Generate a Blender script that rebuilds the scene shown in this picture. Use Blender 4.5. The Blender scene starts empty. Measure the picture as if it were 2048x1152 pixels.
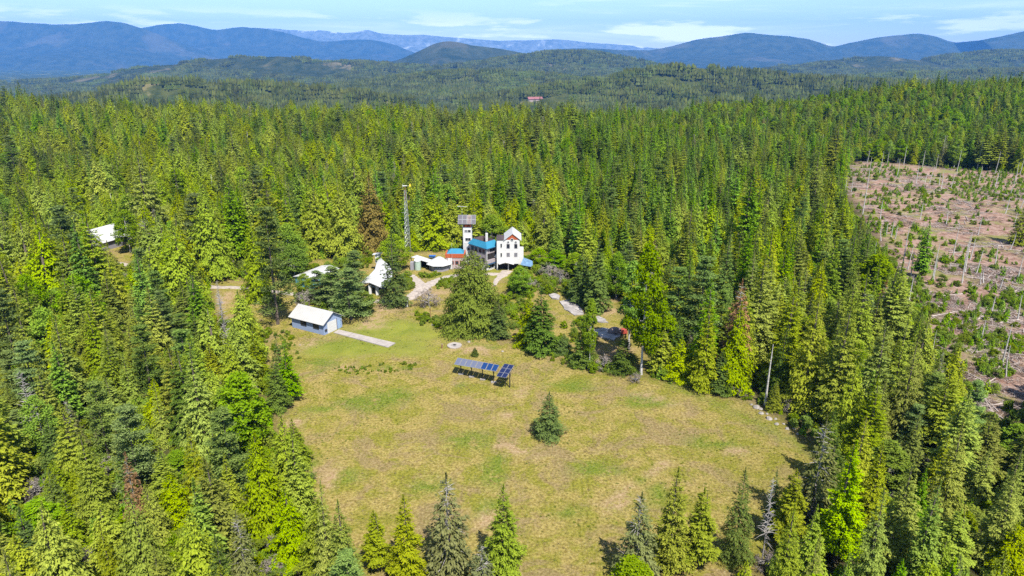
import bpy, math, random
import numpy as np
from mathutils import Vector, Matrix

# ------------------------------------------------------------------ camera, sky, sun, exposure
SC = bpy.context.scene
COL = SC.collection
F_PX = 1364.0                                   # focal length in pixels of the 2048 wide photograph
PITCH = math.atan(466 / F_PX)                   # horizon at row 110
CZ = 62.0                                       # drone height over the yard
cam_d = bpy.data.cameras.new('camera'); cam = bpy.data.objects.new('camera', cam_d); COL.objects.link(cam)
cam.location = (0, 0, CZ); cam.rotation_euler = (math.pi / 2 - PITCH, 0, 0)
cam_d.sensor_width = 36; cam_d.lens = 36 * F_PX / 2048; cam_d.clip_start = 0.5; cam_d.clip_end = 120000
SC.camera = cam
SUN_EL = math.radians(56)
SUN_DIR = Vector((0.40 * math.cos(SUN_EL), -0.9165 * math.cos(SUN_EL), math.sin(SUN_EL)))   # towards the sun
world = bpy.data.worlds.new('World'); SC.world = world; world.use_nodes = True
wn, wl = world.node_tree.nodes, world.node_tree.links
wn.clear()
sky = wn.new('ShaderNodeTexSky'); sky.sky_type = 'NISHITA'; sky.sun_disc = False
sky.sun_elevation = SUN_EL; sky.sun_rotation = math.atan2(SUN_DIR.x, SUN_DIR.y)
sky.altitude = 900; sky.air_density = 1.0; sky.dust_density = 0.6; sky.ozone_density = 3.0
bg = wn.new('ShaderNodeBackground'); bg.inputs[1].default_value = 0.115
wo = wn.new('ShaderNodeOutputWorld')
def wnode(t, **k):
    n = wn.new(t)
    for a, v in k.items(): setattr(n, a, v)
    return n
def wmath(op, a, b=None, c=None):
    n = wn.new('ShaderNodeMath'); n.operation = op
    for i, v in enumerate((a, b, c)):
        if v is None: continue
        if isinstance(v, (int, float)): n.inputs[i].default_value = v
        else: wl.new(v, n.inputs[i])
    return n.outputs[0]
# clouds: high thin cirrus everywhere, low cumulus in a belt above the horizon, the same all round the compass
tc = wn.new('ShaderNodeTexCoord'); sep = wn.new('ShaderNodeSeparateXYZ'); wl.new(tc.outputs['Generated'], sep.inputs[0])
az = wmath('ARCTAN2', sep.outputs[0], sep.outputs[1])
el = wmath('ARCSINE', sep.outputs[2])
cc = wn.new('ShaderNodeCombineXYZ'); wl.new(wmath('MULTIPLY', az, 6.5), cc.inputs[0]); wl.new(wmath('MULTIPLY', el, 48.0), cc.inputs[1]); cc.inputs[2].default_value = 7.2
n1 = wnode('ShaderNodeTexNoise'); n1.inputs['Scale'].default_value = 1.0; n1.inputs['Detail'].default_value = 7; n1.inputs['Roughness'].default_value = .58
wl.new(cc.outputs[0], n1.inputs['Vector'])
def wramp(v, a, b):
    n = wn.new('ShaderNodeMapRange'); n.interpolation_type = 'SMOOTHSTEP'; wl.new(v, n.inputs[0])
    n.inputs[1].default_value = a; n.inputs[2].default_value = b
    return n.outputs[0]
belt = wmath('MULTIPLY', wramp(el, -0.01, 0.012), wramp(el, 0.062, 0.034))
cum = wmath('MULTIPLY', wramp(n1.outputs[0], .49, .60), belt)
cc2 = wn.new('ShaderNodeCombineXYZ'); wl.new(wmath('MULTIPLY', az, 2.6), cc2.inputs[0]); wl.new(wmath('MULTIPLY', el, 34.0), cc2.inputs[1]); cc2.inputs[2].default_value = 3.3
n2 = wnode('ShaderNodeTexNoise'); n2.inputs['Scale'].default_value = 1.3; n2.inputs['Detail'].default_value = 9; n2.inputs['Roughness'].default_value = .62; n2.inputs['Distortion'].default_value = .6
wl.new(cc2.outputs[0], n2.inputs['Vector'])
cir = wmath('MULTIPLY', wramp(n2.outputs[0], .50, .82), .5)
cmask = wmath('MAXIMUM', wmath('MULTIPLY', cum, .8), cir)
mix = wnode('ShaderNodeMix', data_type='RGBA'); wl.new(cmask, mix.inputs[0]); wl.new(sky.outputs[0], mix.inputs[6])
mix.inputs[7].default_value = (11.5, 11.6, 12.0, 1)
wl.new(mix.outputs[2], bg.inputs[0]); wl.new(bg.outputs[0], wo.inputs[0])
sun_d = bpy.data.lights.new('sun', 'SUN'); sun_d.energy = 5.0; sun_d.angle = math.radians(.53); sun_d.color = (1, .955, .88)
sun = bpy.data.objects.new('sun', sun_d); COL.objects.link(sun); sun.location = (0, 0, 300)
sun.rotation_euler = SUN_DIR.to_track_quat('Z', 'Y').to_euler()
SC.view_settings.view_transform = 'Standard'; SC.view_settings.look = 'None'
SC.view_settings.exposure = 1.0; SC.view_settings.gamma = 1.0; SC.view_settings.use_curve_mapping = False
SC.render.engine = 'CYCLES'
SC.cycles.max_bounces = 5; SC.cycles.diffuse_bounces = 2; SC.cycles.glossy_bounces = 2; SC.cycles.transmission_bounces = 2
SC.cycles.transparent_max_bounces = 6; SC.cycles.volume_bounces = 0
SC.cycles.use_denoising = False
try: SC.cycles.denoiser = 'OPENIMAGEDENOISE'; SC.cycles.denoising_prefilter = 'FAST'
except Exception: pass

# ------------------------------------------------------------------ helpers
CP, SP = math.cos(PITCH), math.sin(PITCH)
def ray(px, py):
    u, v = (px - 1024) / F_PX, -(py - 576) / F_PX
    return u, CP + v * SP, -SP + v * CP
def G(px, py, z=0.0):
    """point at height z that the photograph shows at pixel (px, py)"""
    d = ray(px, py); t = (z - CZ) / d[2]
    return Vector((d[0] * t, d[1] * t, z))
def atdist(px, py, Y):
    d = ray(px, py); t = Y / d[1]
    return Vector((d[0] * t, Y, CZ + d[2] * t))
def project(p):
    """world (N,3) -> pixel x, y, depth"""
    p = np.asarray(p, float); x, y, z = p[..., 0], p[..., 1], p[..., 2] - CZ
    w = y * CP - z * SP
    w = np.maximum(w, .1)
    return 1024 + F_PX * x / w, 576 - F_PX * (y * SP + z * CP) / w, w
def hash2(i, j, s):
    h = (i.astype(np.int64) * 374761393 + j.astype(np.int64) * 668265263 + s * 974711) & 0x7fffffff
    h = ((h ^ (h >> 13)) * 1274126177) & 0x7fffffff
    return ((h ^ (h >> 16)) & 0xffff) / 65535.0
def vnoise(x, y, s=0):
    x = np.asarray(x, float); y = np.asarray(y, float)
    i, j = np.floor(x), np.floor(y); f, g = x - i, y - j
    f = f * f * (3 - 2 * f); g = g * g * (3 - 2 * g)
    a, b, c, d = hash2(i, j, s), hash2(i + 1, j, s), hash2(i, j + 1, s), hash2(i + 1, j + 1, s)
    return (a + (b - a) * f) * (1 - g) + (c + (d - c) * f) * g
def fbm(x, y, s=0, o=4):
    v, a, t = 0, .5, 0
    for k in range(o): v = v + a * vnoise(x * 2 ** k, y * 2 ** k, s + k * 17); t += a; a *= .5
    return v / t
def sstep(a, b, x):
    t = np.clip((x - a) / (b - a), 0, 1); return t * t * (3 - 2 * t)
def in_poly(poly, x, y):
    x, y = np.asarray(x, float), np.asarray(y, float); r = np.zeros(x.shape, bool); n = len(poly)
    for k in range(n):
        x0, y0 = poly[k][:2]; x1, y1 = poly[(k + 1) % n][:2]
        if y0 == y1: continue
        r ^= ((y0 > y) != (y1 > y)) & (x < (x1 - x0) * (y - y0) / (y1 - y0) + x0)
    return r
def poly_dist(poly, x, y):
    d = np.full(np.shape(x), 1e9); n = len(poly)
    for k in range(n):
        ax, ay = poly[k][:2]; bx, by = poly[(k + 1) % n][:2]
        ex, ey = bx - ax, by - ay
        t = np.clip(((x - ax) * ex + (y - ay) * ey) / max(ex * ex + ey * ey, 1e-9), 0, 1)
        d = np.minimum(d, np.hypot(x - ax - t * ex, y - ay - t * ey))
    return np.where(in_poly(poly, x, y), -d, d)          # negative inside
def line_dist(pts, x, y):
    d = np.full(np.shape(x), 1e9)
    for (ax, ay), (bx, by) in zip(pts[:-1], pts[1:]):
        ex, ey = bx - ax, by - ay
        t = np.clip(((x - ax) * ex + (y - ay) * ey) / max(ex * ex + ey * ey, 1e-9), 0, 1)
        d = np.minimum(d, np.hypot(x - ax - t * ex, y - ay - t * ey))
    return d
def tag(o, label=None, cat=None, group=None, kind=None):
    if label: o['label'] = label
    if cat: o['category'] = cat
    if group: o['group'] = group
    if kind: o['kind'] = kind
    return o
def mesh_from(name, verts, faces, mats, attrs=None, midx=None, smooth=False):
    me = bpy.data.meshes.new(name)
    verts = np.asarray(verts, np.float32); n = len(verts)
    if isinstance(faces, np.ndarray):
        k = faces.shape[1]; m = len(faces)
        me.vertices.add(n); me.vertices.foreach_set('co', verts.ravel())
        me.loops.add(m * k); me.loops.foreach_set('vertex_index', faces.astype(np.int32).ravel())
        me.polygons.add(m); me.polygons.foreach_set('loop_start', np.arange(0, m * k, k, dtype=np.int32))
        me.update(calc_edges=True)
    else:
        me.from_pydata([tuple(map(float, v)) for v in verts], [], faces); me.update()
    for mt in (mats if isinstance(mats, (list, tuple)) else [mats]): me.materials.append(mt)
    if midx is not None: me.polygons.foreach_set('material_index', np.asarray(midx, np.int32))
    for a, v in (attrs or {}).items():
        v = np.asarray(v, np.float32)
        if v.ndim == 2: me.attributes.new(a, 'FLOAT_VECTOR', 'POINT').data.foreach_set('vector', v.ravel())
        else: me.attributes.new(a, 'FLOAT', 'POINT').data.foreach_set('value', v)
    if smooth: me.polygons.foreach_set('use_smooth', np.ones(len(me.polygons), bool))
    me.validate(); return me
def link(name, me, parent=None, loc=None, rot=None):
    o = bpy.data.objects.new(name, me); COL.objects.link(o)
    if parent: o.parent = parent
    if loc is not None: o.location = loc
    if rot is not None: o.rotation_euler = rot
    return o
class MB:
    """collects simple solids into one mesh"""
    def __init__(s): s.v = []; s.f = []
    def add(s, v, f):
        b = len(s.v); s.v += [tuple(p) for p in v]; s.f += [tuple(i + b for i in q) for q in f]; return s
    def box(s, x0, x1, y0, y1, z0, z1):
        return s.add([(x0, y0, z0), (x1, y0, z0), (x1, y1, z0), (x0, y1, z0), (x0, y0, z1), (x1, y0, z1), (x1, y1, z1), (x0, y1, z1)],
                     [(0, 3, 2, 1), (4, 5, 6, 7), (0, 1, 5, 4), (1, 2, 6, 5), (2, 3, 7, 6), (3, 0, 4, 7)])
    def prism(s, poly, z0, z1):
        """poly: ccw xy list; z0/z1 numbers or lists"""
        n = len(poly); a = z0 if hasattr(z0, '__len__') else [z0] * n; b = z1 if hasattr(z1, '__len__') else [z1] * n
        return s.add([(p[0], p[1], a[i]) for i, p in enumerate(poly)] + [(p[0], p[1], b[i]) for i, p in enumerate(poly)],
                     [tuple(range(n - 1, -1, -1)), tuple(range(n, 2 * n))] + [(i, (i + 1) % n, n + (i + 1) % n, n + i) for i in range(n)])
    def slab(s, quad, t):
        """a plate of thickness t under the quad (list of 3 or 4 points, ccw from above)"""
        q = [Vector(p) for p in quad]; nrm = (q[1] - q[0]).cross(q[2] - q[0]).normalized(); n = len(q)
        return s.add(q + [p - nrm * t for p in q], [tuple(range(n)), tuple(range(2 * n - 1, n - 1, -1))] + [(i, n + i, n + (i + 1) % n, (i + 1) % n) for i in range(n)])
    def tube(s, a, b, r0, r1=None, n=6):
        a, b = Vector(a), Vector(b); r1 = r0 if r1 is None else r1
        d = (b - a).normalized(); t = d.orthogonal().normalized(); w = d.cross(t)
        v = [a + (t * math.cos(2 * math.pi * k / n) + w * math.sin(2 * math.pi * k / n)) * r0 for k in range(n)]
        v += [b + (t * math.cos(2 * math.pi * k / n) + w * math.sin(2 * math.pi * k / n)) * r1 for k in range(n)]
        return s.add(v, [tuple(range(n - 1, -1, -1)), tuple(range(n, 2 * n))] + [(k, (k + 1) % n, n + (k + 1) % n, n + k) for k in range(n)])
    def build(s, name, mat, parent=None, label=None):
        o = link(name, mesh_from(name, s.v, s.f, mat), parent)
        if label: o['label'] = label
        return o
def empty(name, loc, rz=0, scale=None):
    o = bpy.data.objects.new(name, None); COL.objects.link(o); o.location = loc; o.rotation_euler = (0, 0, rz)
    o.empty_display_size = .5
    if scale: o.scale = scale
    return o

# ------------------------------------------------------------------ materials
def new_mat(name):
    m = bpy.data.materials.new(name); m.use_nodes = True; nt = m.node_tree; nt.nodes.clear()
    out = nt.nodes.new('ShaderNodeOutputMaterial'); return m, nt, out
class NT:
    def __init__(s, nt): s.nt = nt
    def n(s, t, **k):
        x = s.nt.nodes.new(t)
        for a, v in k.items(): setattr(x, a, v)
        return x
    def l(s, a, b): s.nt.links.new(a, b)
    def put(s, sock, v):
        if isinstance(v, (int, float)): sock.default_value = v
        elif isinstance(v, tuple): sock.default_value = v if len(v) == 4 or len(sock.default_value) == 3 else v + (1,)
        else: s.l(v, sock)
    def math(s, op, a, b=0.0):
        x = s.n('ShaderNodeMath', operation=op); s.put(x.inputs[0], a); s.put(x.inputs[1], b); return x.outputs[0]
    def mix(s, f, a, b, bt='MIX'):
        x = s.n('ShaderNodeMix', data_type='RGBA', blend_type=bt); s.put(x.inputs[0], f); s.put(x.inputs[6], a); s.put(x.inputs[7], b); return x.outputs[2]
    def attr(s, a): return s.n('ShaderNodeAttribute', attribute_name=a).outputs['Fac']
    def ramp(s, v, a, b):
        x = s.n('ShaderNodeMapRange', interpolation_type='SMOOTHSTEP'); s.put(x.inputs[0], v); x.inputs[1].default_value = a; x.inputs[2].default_value = b; return x.outputs[0]
    def noise(s, scale, detail=4, rough=.55, coord='Object', dist=0.0, stretch=None):
        tc = s.n('ShaderNodeTexCoord'); v = tc.outputs[coord]
        if stretch:
            mp = s.n('ShaderNodeMapping'); s.l(v, mp.inputs[0]); mp.inputs['Scale'].default_value = stretch; v = mp.outputs[0]
        x = s.n('ShaderNodeTexNoise'); s.l(v, x.inputs['Vector']); x.inputs['Scale'].default_value = scale; x.inputs['Detail'].default_value = detail
        x.inputs['Roughness'].default_value = rough; x.inputs['Distortion'].default_value = dist; return x.outputs[0]
def foliage_mat(name, dark, light, tip, trans=.28, vary=.48, bend=.5):
    """leaf colour: shoots differ one by one, young tips lighter, every tree its own shade"""
    m, nt, out = new_mat(name); t = NT(nt)
    c = t.mix(t.attr('tint'), dark, light)
    c = t.mix(t.math('MULTIPLY', t.math('POWER', t.attr('tip'), 2.5), .75), c, tip)
    rnd = t.n('ShaderNodeObjectInfo').outputs['Random']
    hsv = t.n('ShaderNodeHueSaturation'); t.l(c, hsv.inputs['Color'])
    r2 = t.math('FRACT', t.math('MULTIPLY', rnd, 7.31)); r3 = t.math('FRACT', t.math('MULTIPLY', rnd, 23.7))
    t.put(hsv.inputs['Hue'], t.math('ADD', t.math('MULTIPLY', r2, .03), .492))
    t.put(hsv.inputs['Saturation'], t.math('ADD', t.math('MULTIPLY', r3, .2), .92))
    t.put(hsv.inputs['Value'], t.math('ADD', t.math('MULTIPLY', rnd, vary), 1.08 - vary * .5))
    d = t.n('ShaderNodeBsdfDiffuse'); t.l(hsv.outputs[0], d.inputs[0])
    if bend:                                    # a spray is a bundle of needles: its shading follows the bough more than the flat face
        vt = t.n('ShaderNodeVectorTransform', vector_type='NORMAL', convert_from='OBJECT', convert_to='WORLD'); t.l(t.n('ShaderNodeAttribute', attribute_name='bend').outputs['Vector'], vt.inputs[0])
        gn = t.n('ShaderNodeNewGeometry').outputs['Normal']
        s1 = t.n('ShaderNodeVectorMath', operation='SCALE'); t.l(vt.outputs[0], s1.inputs[0]); s1.inputs['Scale'].default_value = bend
        s2 = t.n('ShaderNodeVectorMath', operation='SCALE'); t.l(gn, s2.inputs[0]); s2.inputs['Scale'].default_value = 1 - bend
        ad = t.n('ShaderNodeVectorMath', operation='ADD'); t.l(s1.outputs[0], ad.inputs[0]); t.l(s2.outputs[0], ad.inputs[1])
        no = t.n('ShaderNodeVectorMath', operation='NORMALIZE'); t.l(ad.outputs[0], no.inputs[0]); t.l(no.outputs[0], d.inputs['Normal'])
    tr = t.n('ShaderNodeBsdfTranslucent'); t.l(hsv.outputs[0], tr.inputs[0])
    mx = t.n('ShaderNodeMixShader'); mx.inputs[0].default_value = trans
    t.l(d.outputs[0], mx.inputs[1]); t.l(tr.outputs[0], mx.inputs[2]); t.l(mx.outputs[0], out.inputs[0])
    return m
def plain(name, col, rough=.8, var=.12, scale=1.5, metal=0., bump=0., stretch=None, spec=.3):
    m, nt, out = new_mat(name); t = NT(nt)
    n = t.noise(scale, 5, .6, stretch=stretch)
    lo = tuple(max(0, c * (1 - var)) for c in col); hi = tuple(min(1, c * (1 + var)) for c in col)
    p = t.n('ShaderNodeBsdfPrincipled'); t.l(t.mix(t.ramp(n, .3, .7), lo, hi), p.inputs['Base Color'])
    p.inputs['Roughness'].default_value = rough; p.inputs['Metallic'].default_value = metal; p.inputs['Specular IOR Level'].default_value = spec
    if bump:
        b = t.n('ShaderNodeBump'); b.inputs['Strength'].default_value = bump; t.l(t.noise(scale * 6, 4, stretch=stretch), b.inputs['Height']); t.l(b.outputs[0], p.inputs['Normal'])
    t.l(p.outputs[0], out.inputs[0]); return m

M = {}
M['fir'] = foliage_mat('fir_needles', (.068, .098, .012), (.180, .222, .024), (.340, .365, .050))
M['cedar'] = foliage_mat('cedar_fronds', (.092, .130, .010), (.205, .255, .019), (.325, .365, .030))
M['great_cedar'] = foliage_mat('yard_cedar_fronds', (.042, .070, .008), (.110, .148, .014), (.215, .250, .024))
M['rusty_cedar'] = foliage_mat('rusty_cedar_fronds', (.085, .075, .014), (.200, .165, .028), (.320, .220, .045))
M['larch'] = foliage_mat('larch_needles', (.075, .145, .010), (.165, .275, .019), (.270, .370, .030))
M['pine'] = foliage_mat('pine_needles', (.050, .082, .020), (.135, .190, .044), (.250, .310, .085))
M['spruce'] = foliage_mat('spruce_needles', (.030, .054, .011), (.084, .125, .022), (.160, .205, .040))
M['broad'] = foliage_mat('broad_leaves', (.110, .180, .012), (.215, .310, .022), (.310, .390, .038), .4)
M['brown'] = foliage_mat('dead_needles', (.120, .062, .028), (.210, .115, .058), (.250, .150, .075), .2)
M['olive'] = foliage_mat('sparse_olive_needles', (.095, .105, .030), (.180, .185, .055), (.250, .250, .090), .3)
M['shrub'] = foliage_mat('shrub_leaves', (.115, .165, .016), (.220, .280, .030), (.310, .360, .046), .45)
M['twig'] = foliage_mat('bare_twigs', (.12, .10, .085), (.20, .17, .15), (.24, .21, .19), 0)
M['bark'] = plain('bark', (.11, .085, .065), .95, .35, 3, bump=.4, stretch=(1, 1, .2))
M['white_bark'] = plain('white_bark', (.42, .395, .36), .9, .3, 3, bump=.3)
M['grey_wood'] = plain('grey_dead_wood', (.24, .22, .20), .95, .3, 2, bump=.3, stretch=(1, 1, .2))

# ------------------------------------------------------------------ the lie of the land
def gpoly(pts): return [tuple(G(*p)[:2]) for p in pts]
MEADOW_PX = [(520, 655), (560, 642), (600, 640), (690, 655), (742, 600), (815, 592), (860, 620), (900, 655), (1010, 672), (1060, 690), (1110, 705), (1160, 735), (1240, 750),
             (1300, 755), (1370, 768), (1440, 790), (1500, 800), (1560, 840), (1620, 880), (1650, 930), (1640, 1000), (1560, 1100), (1480, 1180), (1380, 1240), (1240, 1250), (1200, 1240),
             (1040, 1240), (900, 1220), (720, 1200), (640, 1120), (590, 1000), (560, 900), (545, 800), (525, 720)]
YARD_PX = [(425, 640), (418, 560), (480, 556), (600, 545), (620, 520), (700, 515), (745, 498), (830, 505), (890, 497), (1060, 502), (1110, 520), (1180, 545), (1240, 590), (1260, 650),
           (1300, 700), (1300, 755), (1100, 710), (1000, 672), (880, 650), (830, 640), (742, 660), (690, 665), (590, 650), (545, 670), (460, 660)]
CUT_PX = [(1690, 326), (1720, 318), (2060, 343), (2350, 372), (2350, 700), (2060, 830), (1985, 850), (1950, 800), (1905, 730), (1840, 665), (1810, 590), (1780, 520), (1735, 455), (1695, 395)]
BARN_PX = [(170, 540), (160, 500), (215, 475), (262, 478), (275, 500), (275, 540)]
MEADOW, YARD, CUT, BARN = gpoly(MEADOW_PX), gpoly(YARD_PX), gpoly(CUT_PX), gpoly(BARN_PX)
def ground_z(x, y):
    x, y = np.asarray(x, float), np.asarray(y, float)
    far = sstep(230, 420, np.hypot(x * .8, y))
    z = far * (fbm(x / 130, y / 130, 5, 3) - .5) * 9
    z = z + 28 * sstep(60, 520, x) * sstep(380, 700, y) * (1 - .5 * sstep(800, 1500, x))
    z = z + 9 * sstep(-150, -600, x) * sstep(350, 640, y)
    edge = 610 + 60 * (fbm(x / 260, x * 0 + .3, 9, 2) - .5) + .10 * np.clip(x, 0, 900)
    z = z - 115 * sstep(0, 900, y - edge)
    z = z - 60 * sstep(700, 2500, -x - 300) - 40 * sstep(1500, 4000, y)
    return z
def axis(pieces):
    out = []
    for a, b, st in pieces: out += list(np.arange(a, b, st))
    return np.array(out)
def grow(a, st, r, end):
    o = [a]
    while o[-1] < end: o.append(o[-1] + st); st *= r
    return np.array(o[1:])
xs = np.concatenate([-grow(640, 10, 1.16, 23000)[::-1], axis([(-640, -170, 8), (-170, 170, 2), (170, 641, 8)]), grow(640, 10, 1.16, 23000)])
ys = np.concatenate([-grow(-20, 14, 1.3, 3000)[::-1], axis([(-20, 60, 10), (60, 250, 2), (250, 460, 4), (460, 900, 9)]), grow(900, 10, 1.14, 26000)])
GX, GY = np.meshgrid(xs, ys); gx, gy = GX.ravel(), GY.ravel()
gz = ground_z(gx, gy)
nearf = 1 - sstep(180, 260, np.hypot(gx, gy))
gz = gz + nearf * (fbm(gx / 9, gy / 9, 31, 3) - .5) * .30
GREEN_SPOTS = [(650, 822, 45, 12), (740, 812, 95, 22), (800, 800, 50, 16), (915, 772, 24, 10), (708, 948, 42, 24), (850, 965, 44, 30), (950, 880, 60, 22), (985, 940, 48, 28), (1190, 940, 55, 30), (1280, 800, 60, 14), (620, 918, 18, 14),
               (780, 660, 90, 22), (700, 690, 120, 20), (640, 730, 60, 14), (800, 735, 60, 6), (960, 690, 50, 10), (1300, 980, 40, 20), (960, 1010, 30, 16), (1150, 770, 60, 16), (1120, 1010, 50, 20), (1420, 880, 70, 18)]
LAWN_SPOTS = [(770, 660, 110, 26), (850, 668, 90, 24), (690, 700, 110, 22), (800, 700, 90, 16), (860, 552, 40, 6), (940, 548, 60, 8), (1010, 555, 30, 8)]
BARE_SPOTS = [(770, 615, 34, 24), (745, 640, 26, 12), (735, 655, 40, 8), (940, 700, 40, 10), (920, 708, 45, 6), (660, 668, 14, 8), (610, 690, 30, 8), (680, 735, 22, 8), (660, 950, 24, 40), (690, 985, 30, 10), (1010, 835, 20, 12), (1050, 905, 60, 8), (1230, 700, 60, 12),
              (1215, 625, 30, 16), (870, 585, 40, 9), (1330, 800, 30, 8), (1290, 790, 40, 6), (1240, 1005, 40, 24), (960, 1030, 40, 16), (600, 850, 30, 20), (1520, 800, 40, 20), (1060, 785, 26, 9), (455, 600, 22, 28), (1300, 935, 50, 14), (1360, 830, 30, 10), (1460, 900, 40, 14)]
def spots(L, gx=gx, gy=gy):
    v = np.zeros_like(gx); gx = gx + 7 * (fbm(gx / 6, gy / 6, 201, 4) - .5); gy = gy + 10 * (fbm(gx / 6, gy / 6, 207, 4) - .5)
    for a, b, r, s in L:
        c = G(a, b); e = G(a + r, b); f = G(a, b - s)
        rx, ry = abs(e.x - c.x), abs(f.y - c.y)
        d = np.hypot((gx - c.x) / rx, (gy - c.y) / ry)
        v = np.maximum(v, 1 - sstep(.35, 1.15, d))
    return v
open_a = np.maximum(np.maximum(1 - sstep(-3, 4, poly_dist(MEADOW, gx, gy)), 1 - sstep(-3, 3, poly_dist(YARD, gx, gy))), 1 - sstep(-2, 3, poly_dist(BARN, gx, gy)))
cut_a = 1 - sstep(-6, 3, poly_dist(CUT, gx, gy))
track = [tuple(G(*p)[:2]) for p in [(1340, 765), (1420, 800), (1500, 840), (1600, 890), (1680, 930)]]
track_a = (1 - sstep(1.0, 2.2, line_dist(track, gx, gy)))
nx_, ny_ = len(xs), len(ys)
ii = np.arange(nx_ * ny_).reshape(ny_, nx_)
gf = np.stack([ii[:-1, :-1], ii[:-1, 1:], ii[1:, 1:], ii[1:, :-1]], -1).reshape(-1, 4)
def ground_material():
    m, nt, out = new_mat('ground_cover'); t = NT(nt)
    big = t.noise(.035, 5, .6); mid = t.noise(.22, 5, .65, dist=.4); fine = t.noise(2.2, 4, .7); grain = t.noise(7.0, 3, .7)
    straw = t.mix(t.ramp(fine, .35, .66), (.155, .117, .033), (.300, .240, .080))
    ygreen = t.mix(t.ramp(fine, .35, .65), (.100, .098, .014), (.212, .194, .034))
    c = t.mix(t.ramp(mid, .42, .60), straw, ygreen)
    dry = t.mix(t.ramp(fine, .3, .7), (.125, .088, .038), (.252, .190, .094))
    c = t.mix(t.math('MULTIPLY', t.ramp(t.noise(.12, 6, .68, dist=.8), .49, .60), .85), c, dry)
    c = t.mix(t.math('MULTIPLY', t.ramp(big, .50, .66), .35), c, ygreen)
    c = t.mix(t.math('MULTIPLY', t.ramp(t.noise(.75, 6, .75, dist=.5), .52, .66), .45), c, t.mix(.5, ygreen, (.060, .080, .012)))
    lush = t.mix(t.ramp(fine, .3, .7), (.055, .085, .010), (.150, .180, .026))
    gmask = t.math('MULTIPLY', t.attr('green'), t.ramp(t.noise(.55, 6, .75, dist=.6), .34, .52))
    c = t.mix(gmask, c, lush)
    c = t.mix(t.attr('lawn'), c, t.mix(t.ramp(mid, .3, .7), (.120, .145, .020), (.200, .205, .036)))
    bare = t.mix(t.ramp(fine, .3, .7), (.205, .128, .066), (.345, .255, .155))
    c = t.mix(t.math('MULTIPLY', t.attr('bare'), t.ramp(t.noise(.5, 6, .75), .36, .56)), c, bare)
    c = t.mix(t.math('MULTIPLY', t.attr('track'), .55), c, lush)
    specks = t.ramp(t.noise(3.1, 2, .5), .66, .72)
    c = t.mix(t.math('MULTIPLY', specks, .5), c, (0.386, 0.345, 0.196))
    c = t.mix(t.math('MULTIPLY', t.ramp(grain, .52, .72), .5), c, t.mix(.5, c, (0.066, 0.055, 0.016)))
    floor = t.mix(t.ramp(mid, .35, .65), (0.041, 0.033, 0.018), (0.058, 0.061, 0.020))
    slash = t.mix(t.ramp(t.noise(.35, 6, .72), .35, .62), (.165, .092, .066), (.300, .205, .160))
    slash = t.mix(t.ramp(t.noise(.07, 6, .65), .48, .62), slash, (0.173, 0.167, 0.058))
    slash = t.mix(t.math('MULTIPLY', t.ramp(t.noise(1.2, 4, .7), .58, .70), .7), slash, (0.340, 0.292, 0.252))
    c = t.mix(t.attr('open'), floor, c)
    c = t.mix(t.attr('cut'), c, slash)
    # far valley: dark woods with paler fields
    valley = t.mix(t.ramp(t.noise(.004, 5, .6), .55, .66), (.030, .042, .016), (.150, .150, .055))
    c = t.mix(t.attr('far'), c, valley)
    d = t.n('ShaderNodeBsdfDiffuse'); t.l(c, d.inputs[0]); d.inputs['Roughness'].default_value = .6
    b = t.n('ShaderNodeBump'); b.inputs['Strength'].default_value = .9; b.inputs['Distance'].default_value = .35
    t.l(t.math('ADD', fine, t.math('MULTIPLY', grain, .5)), b.inputs['Height']); t.l(b.outputs[0], d.inputs['Normal'])
    t.l(d.outputs[0], out.inputs[0]); return m
M['ground'] = ground_material()
far_a = sstep(900, 1300, np.hypot(gx, gy))
g_ob = link('ground', mesh_from('ground', np.stack([gx, gy, gz], 1), gf, M['ground'],
            {'open': open_a, 'cut': cut_a, 'green': spots(GREEN_SPOTS), 'bare': spots(BARE_SPOTS), 'track': track_a, 'lawn': spots(LAWN_SPOTS) * .85, 'far': far_a}, smooth=True))
tag(g_ob, kind='structure')
def gz1(x, y): 
    x = np.array([x], float); y = np.array([y], float)
    n = 1 - sstep(180, 260, np.hypot(x, y))
    return float((ground_z(x, y) + n * (fbm(x / 9, y / 9, 31, 3) - .5) * .30)[0])
def gzv(x, y):
    n = 1 - sstep(180, 260, np.hypot(x, y))
    return ground_z(x, y) + n * (fbm(x / 9, y / 9, 31, 3) - .5) * .30

# ------------------------------------------------------------------ hills and mountain ranges
def hill_material(name, a, b, bare, amt, sc, bump=1.0):
    m, nt, out = new_mat(name); t = NT(nt)
    c = t.mix(t.ramp(t.noise(sc * 6, 6, .7), .35, .65), a, b)
    c = t.mix(t.math('MULTIPLY', t.ramp(t.noise(sc, 5, .6, dist=.5), .56, .66), amt), c, bare)
    d = t.n('ShaderNodeBsdfDiffuse'); t.l(c, d.inputs[0])
    bp = t.n('ShaderNodeBump'); bp.inputs['Strength'].default_value = bump; bp.inputs['Distance'].default_value = 12
    t.l(t.noise(sc * 22, 5, .75), bp.inputs['Height']); t.l(bp.outputs[0], d.inputs['Normal'])
    t.l(d.outputs[0], out.inputs[0]); return m
M['near_hill'] = hill_material('wooded_hill', (.030, .042, .012), (.070, .078, .022), (.230, .190, .085), .55, .004, .6)
M['mid_hill'] = hill_material('wooded_ridge', (.020, .032, .014), (.050, .058, .024), (.210, .170, .100), .6, .0022)
M['mountain'] = hill_material('wooded_mountain', (.018, .030, .016), (.045, .055, .030), (.130, .115, .085), .35, .0009)
M['snow_peak'] = hill_material('alpine_range', (.080, .100, .095), (.170, .190, .180), (.640, .660, .680), .7, .0009)
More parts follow.
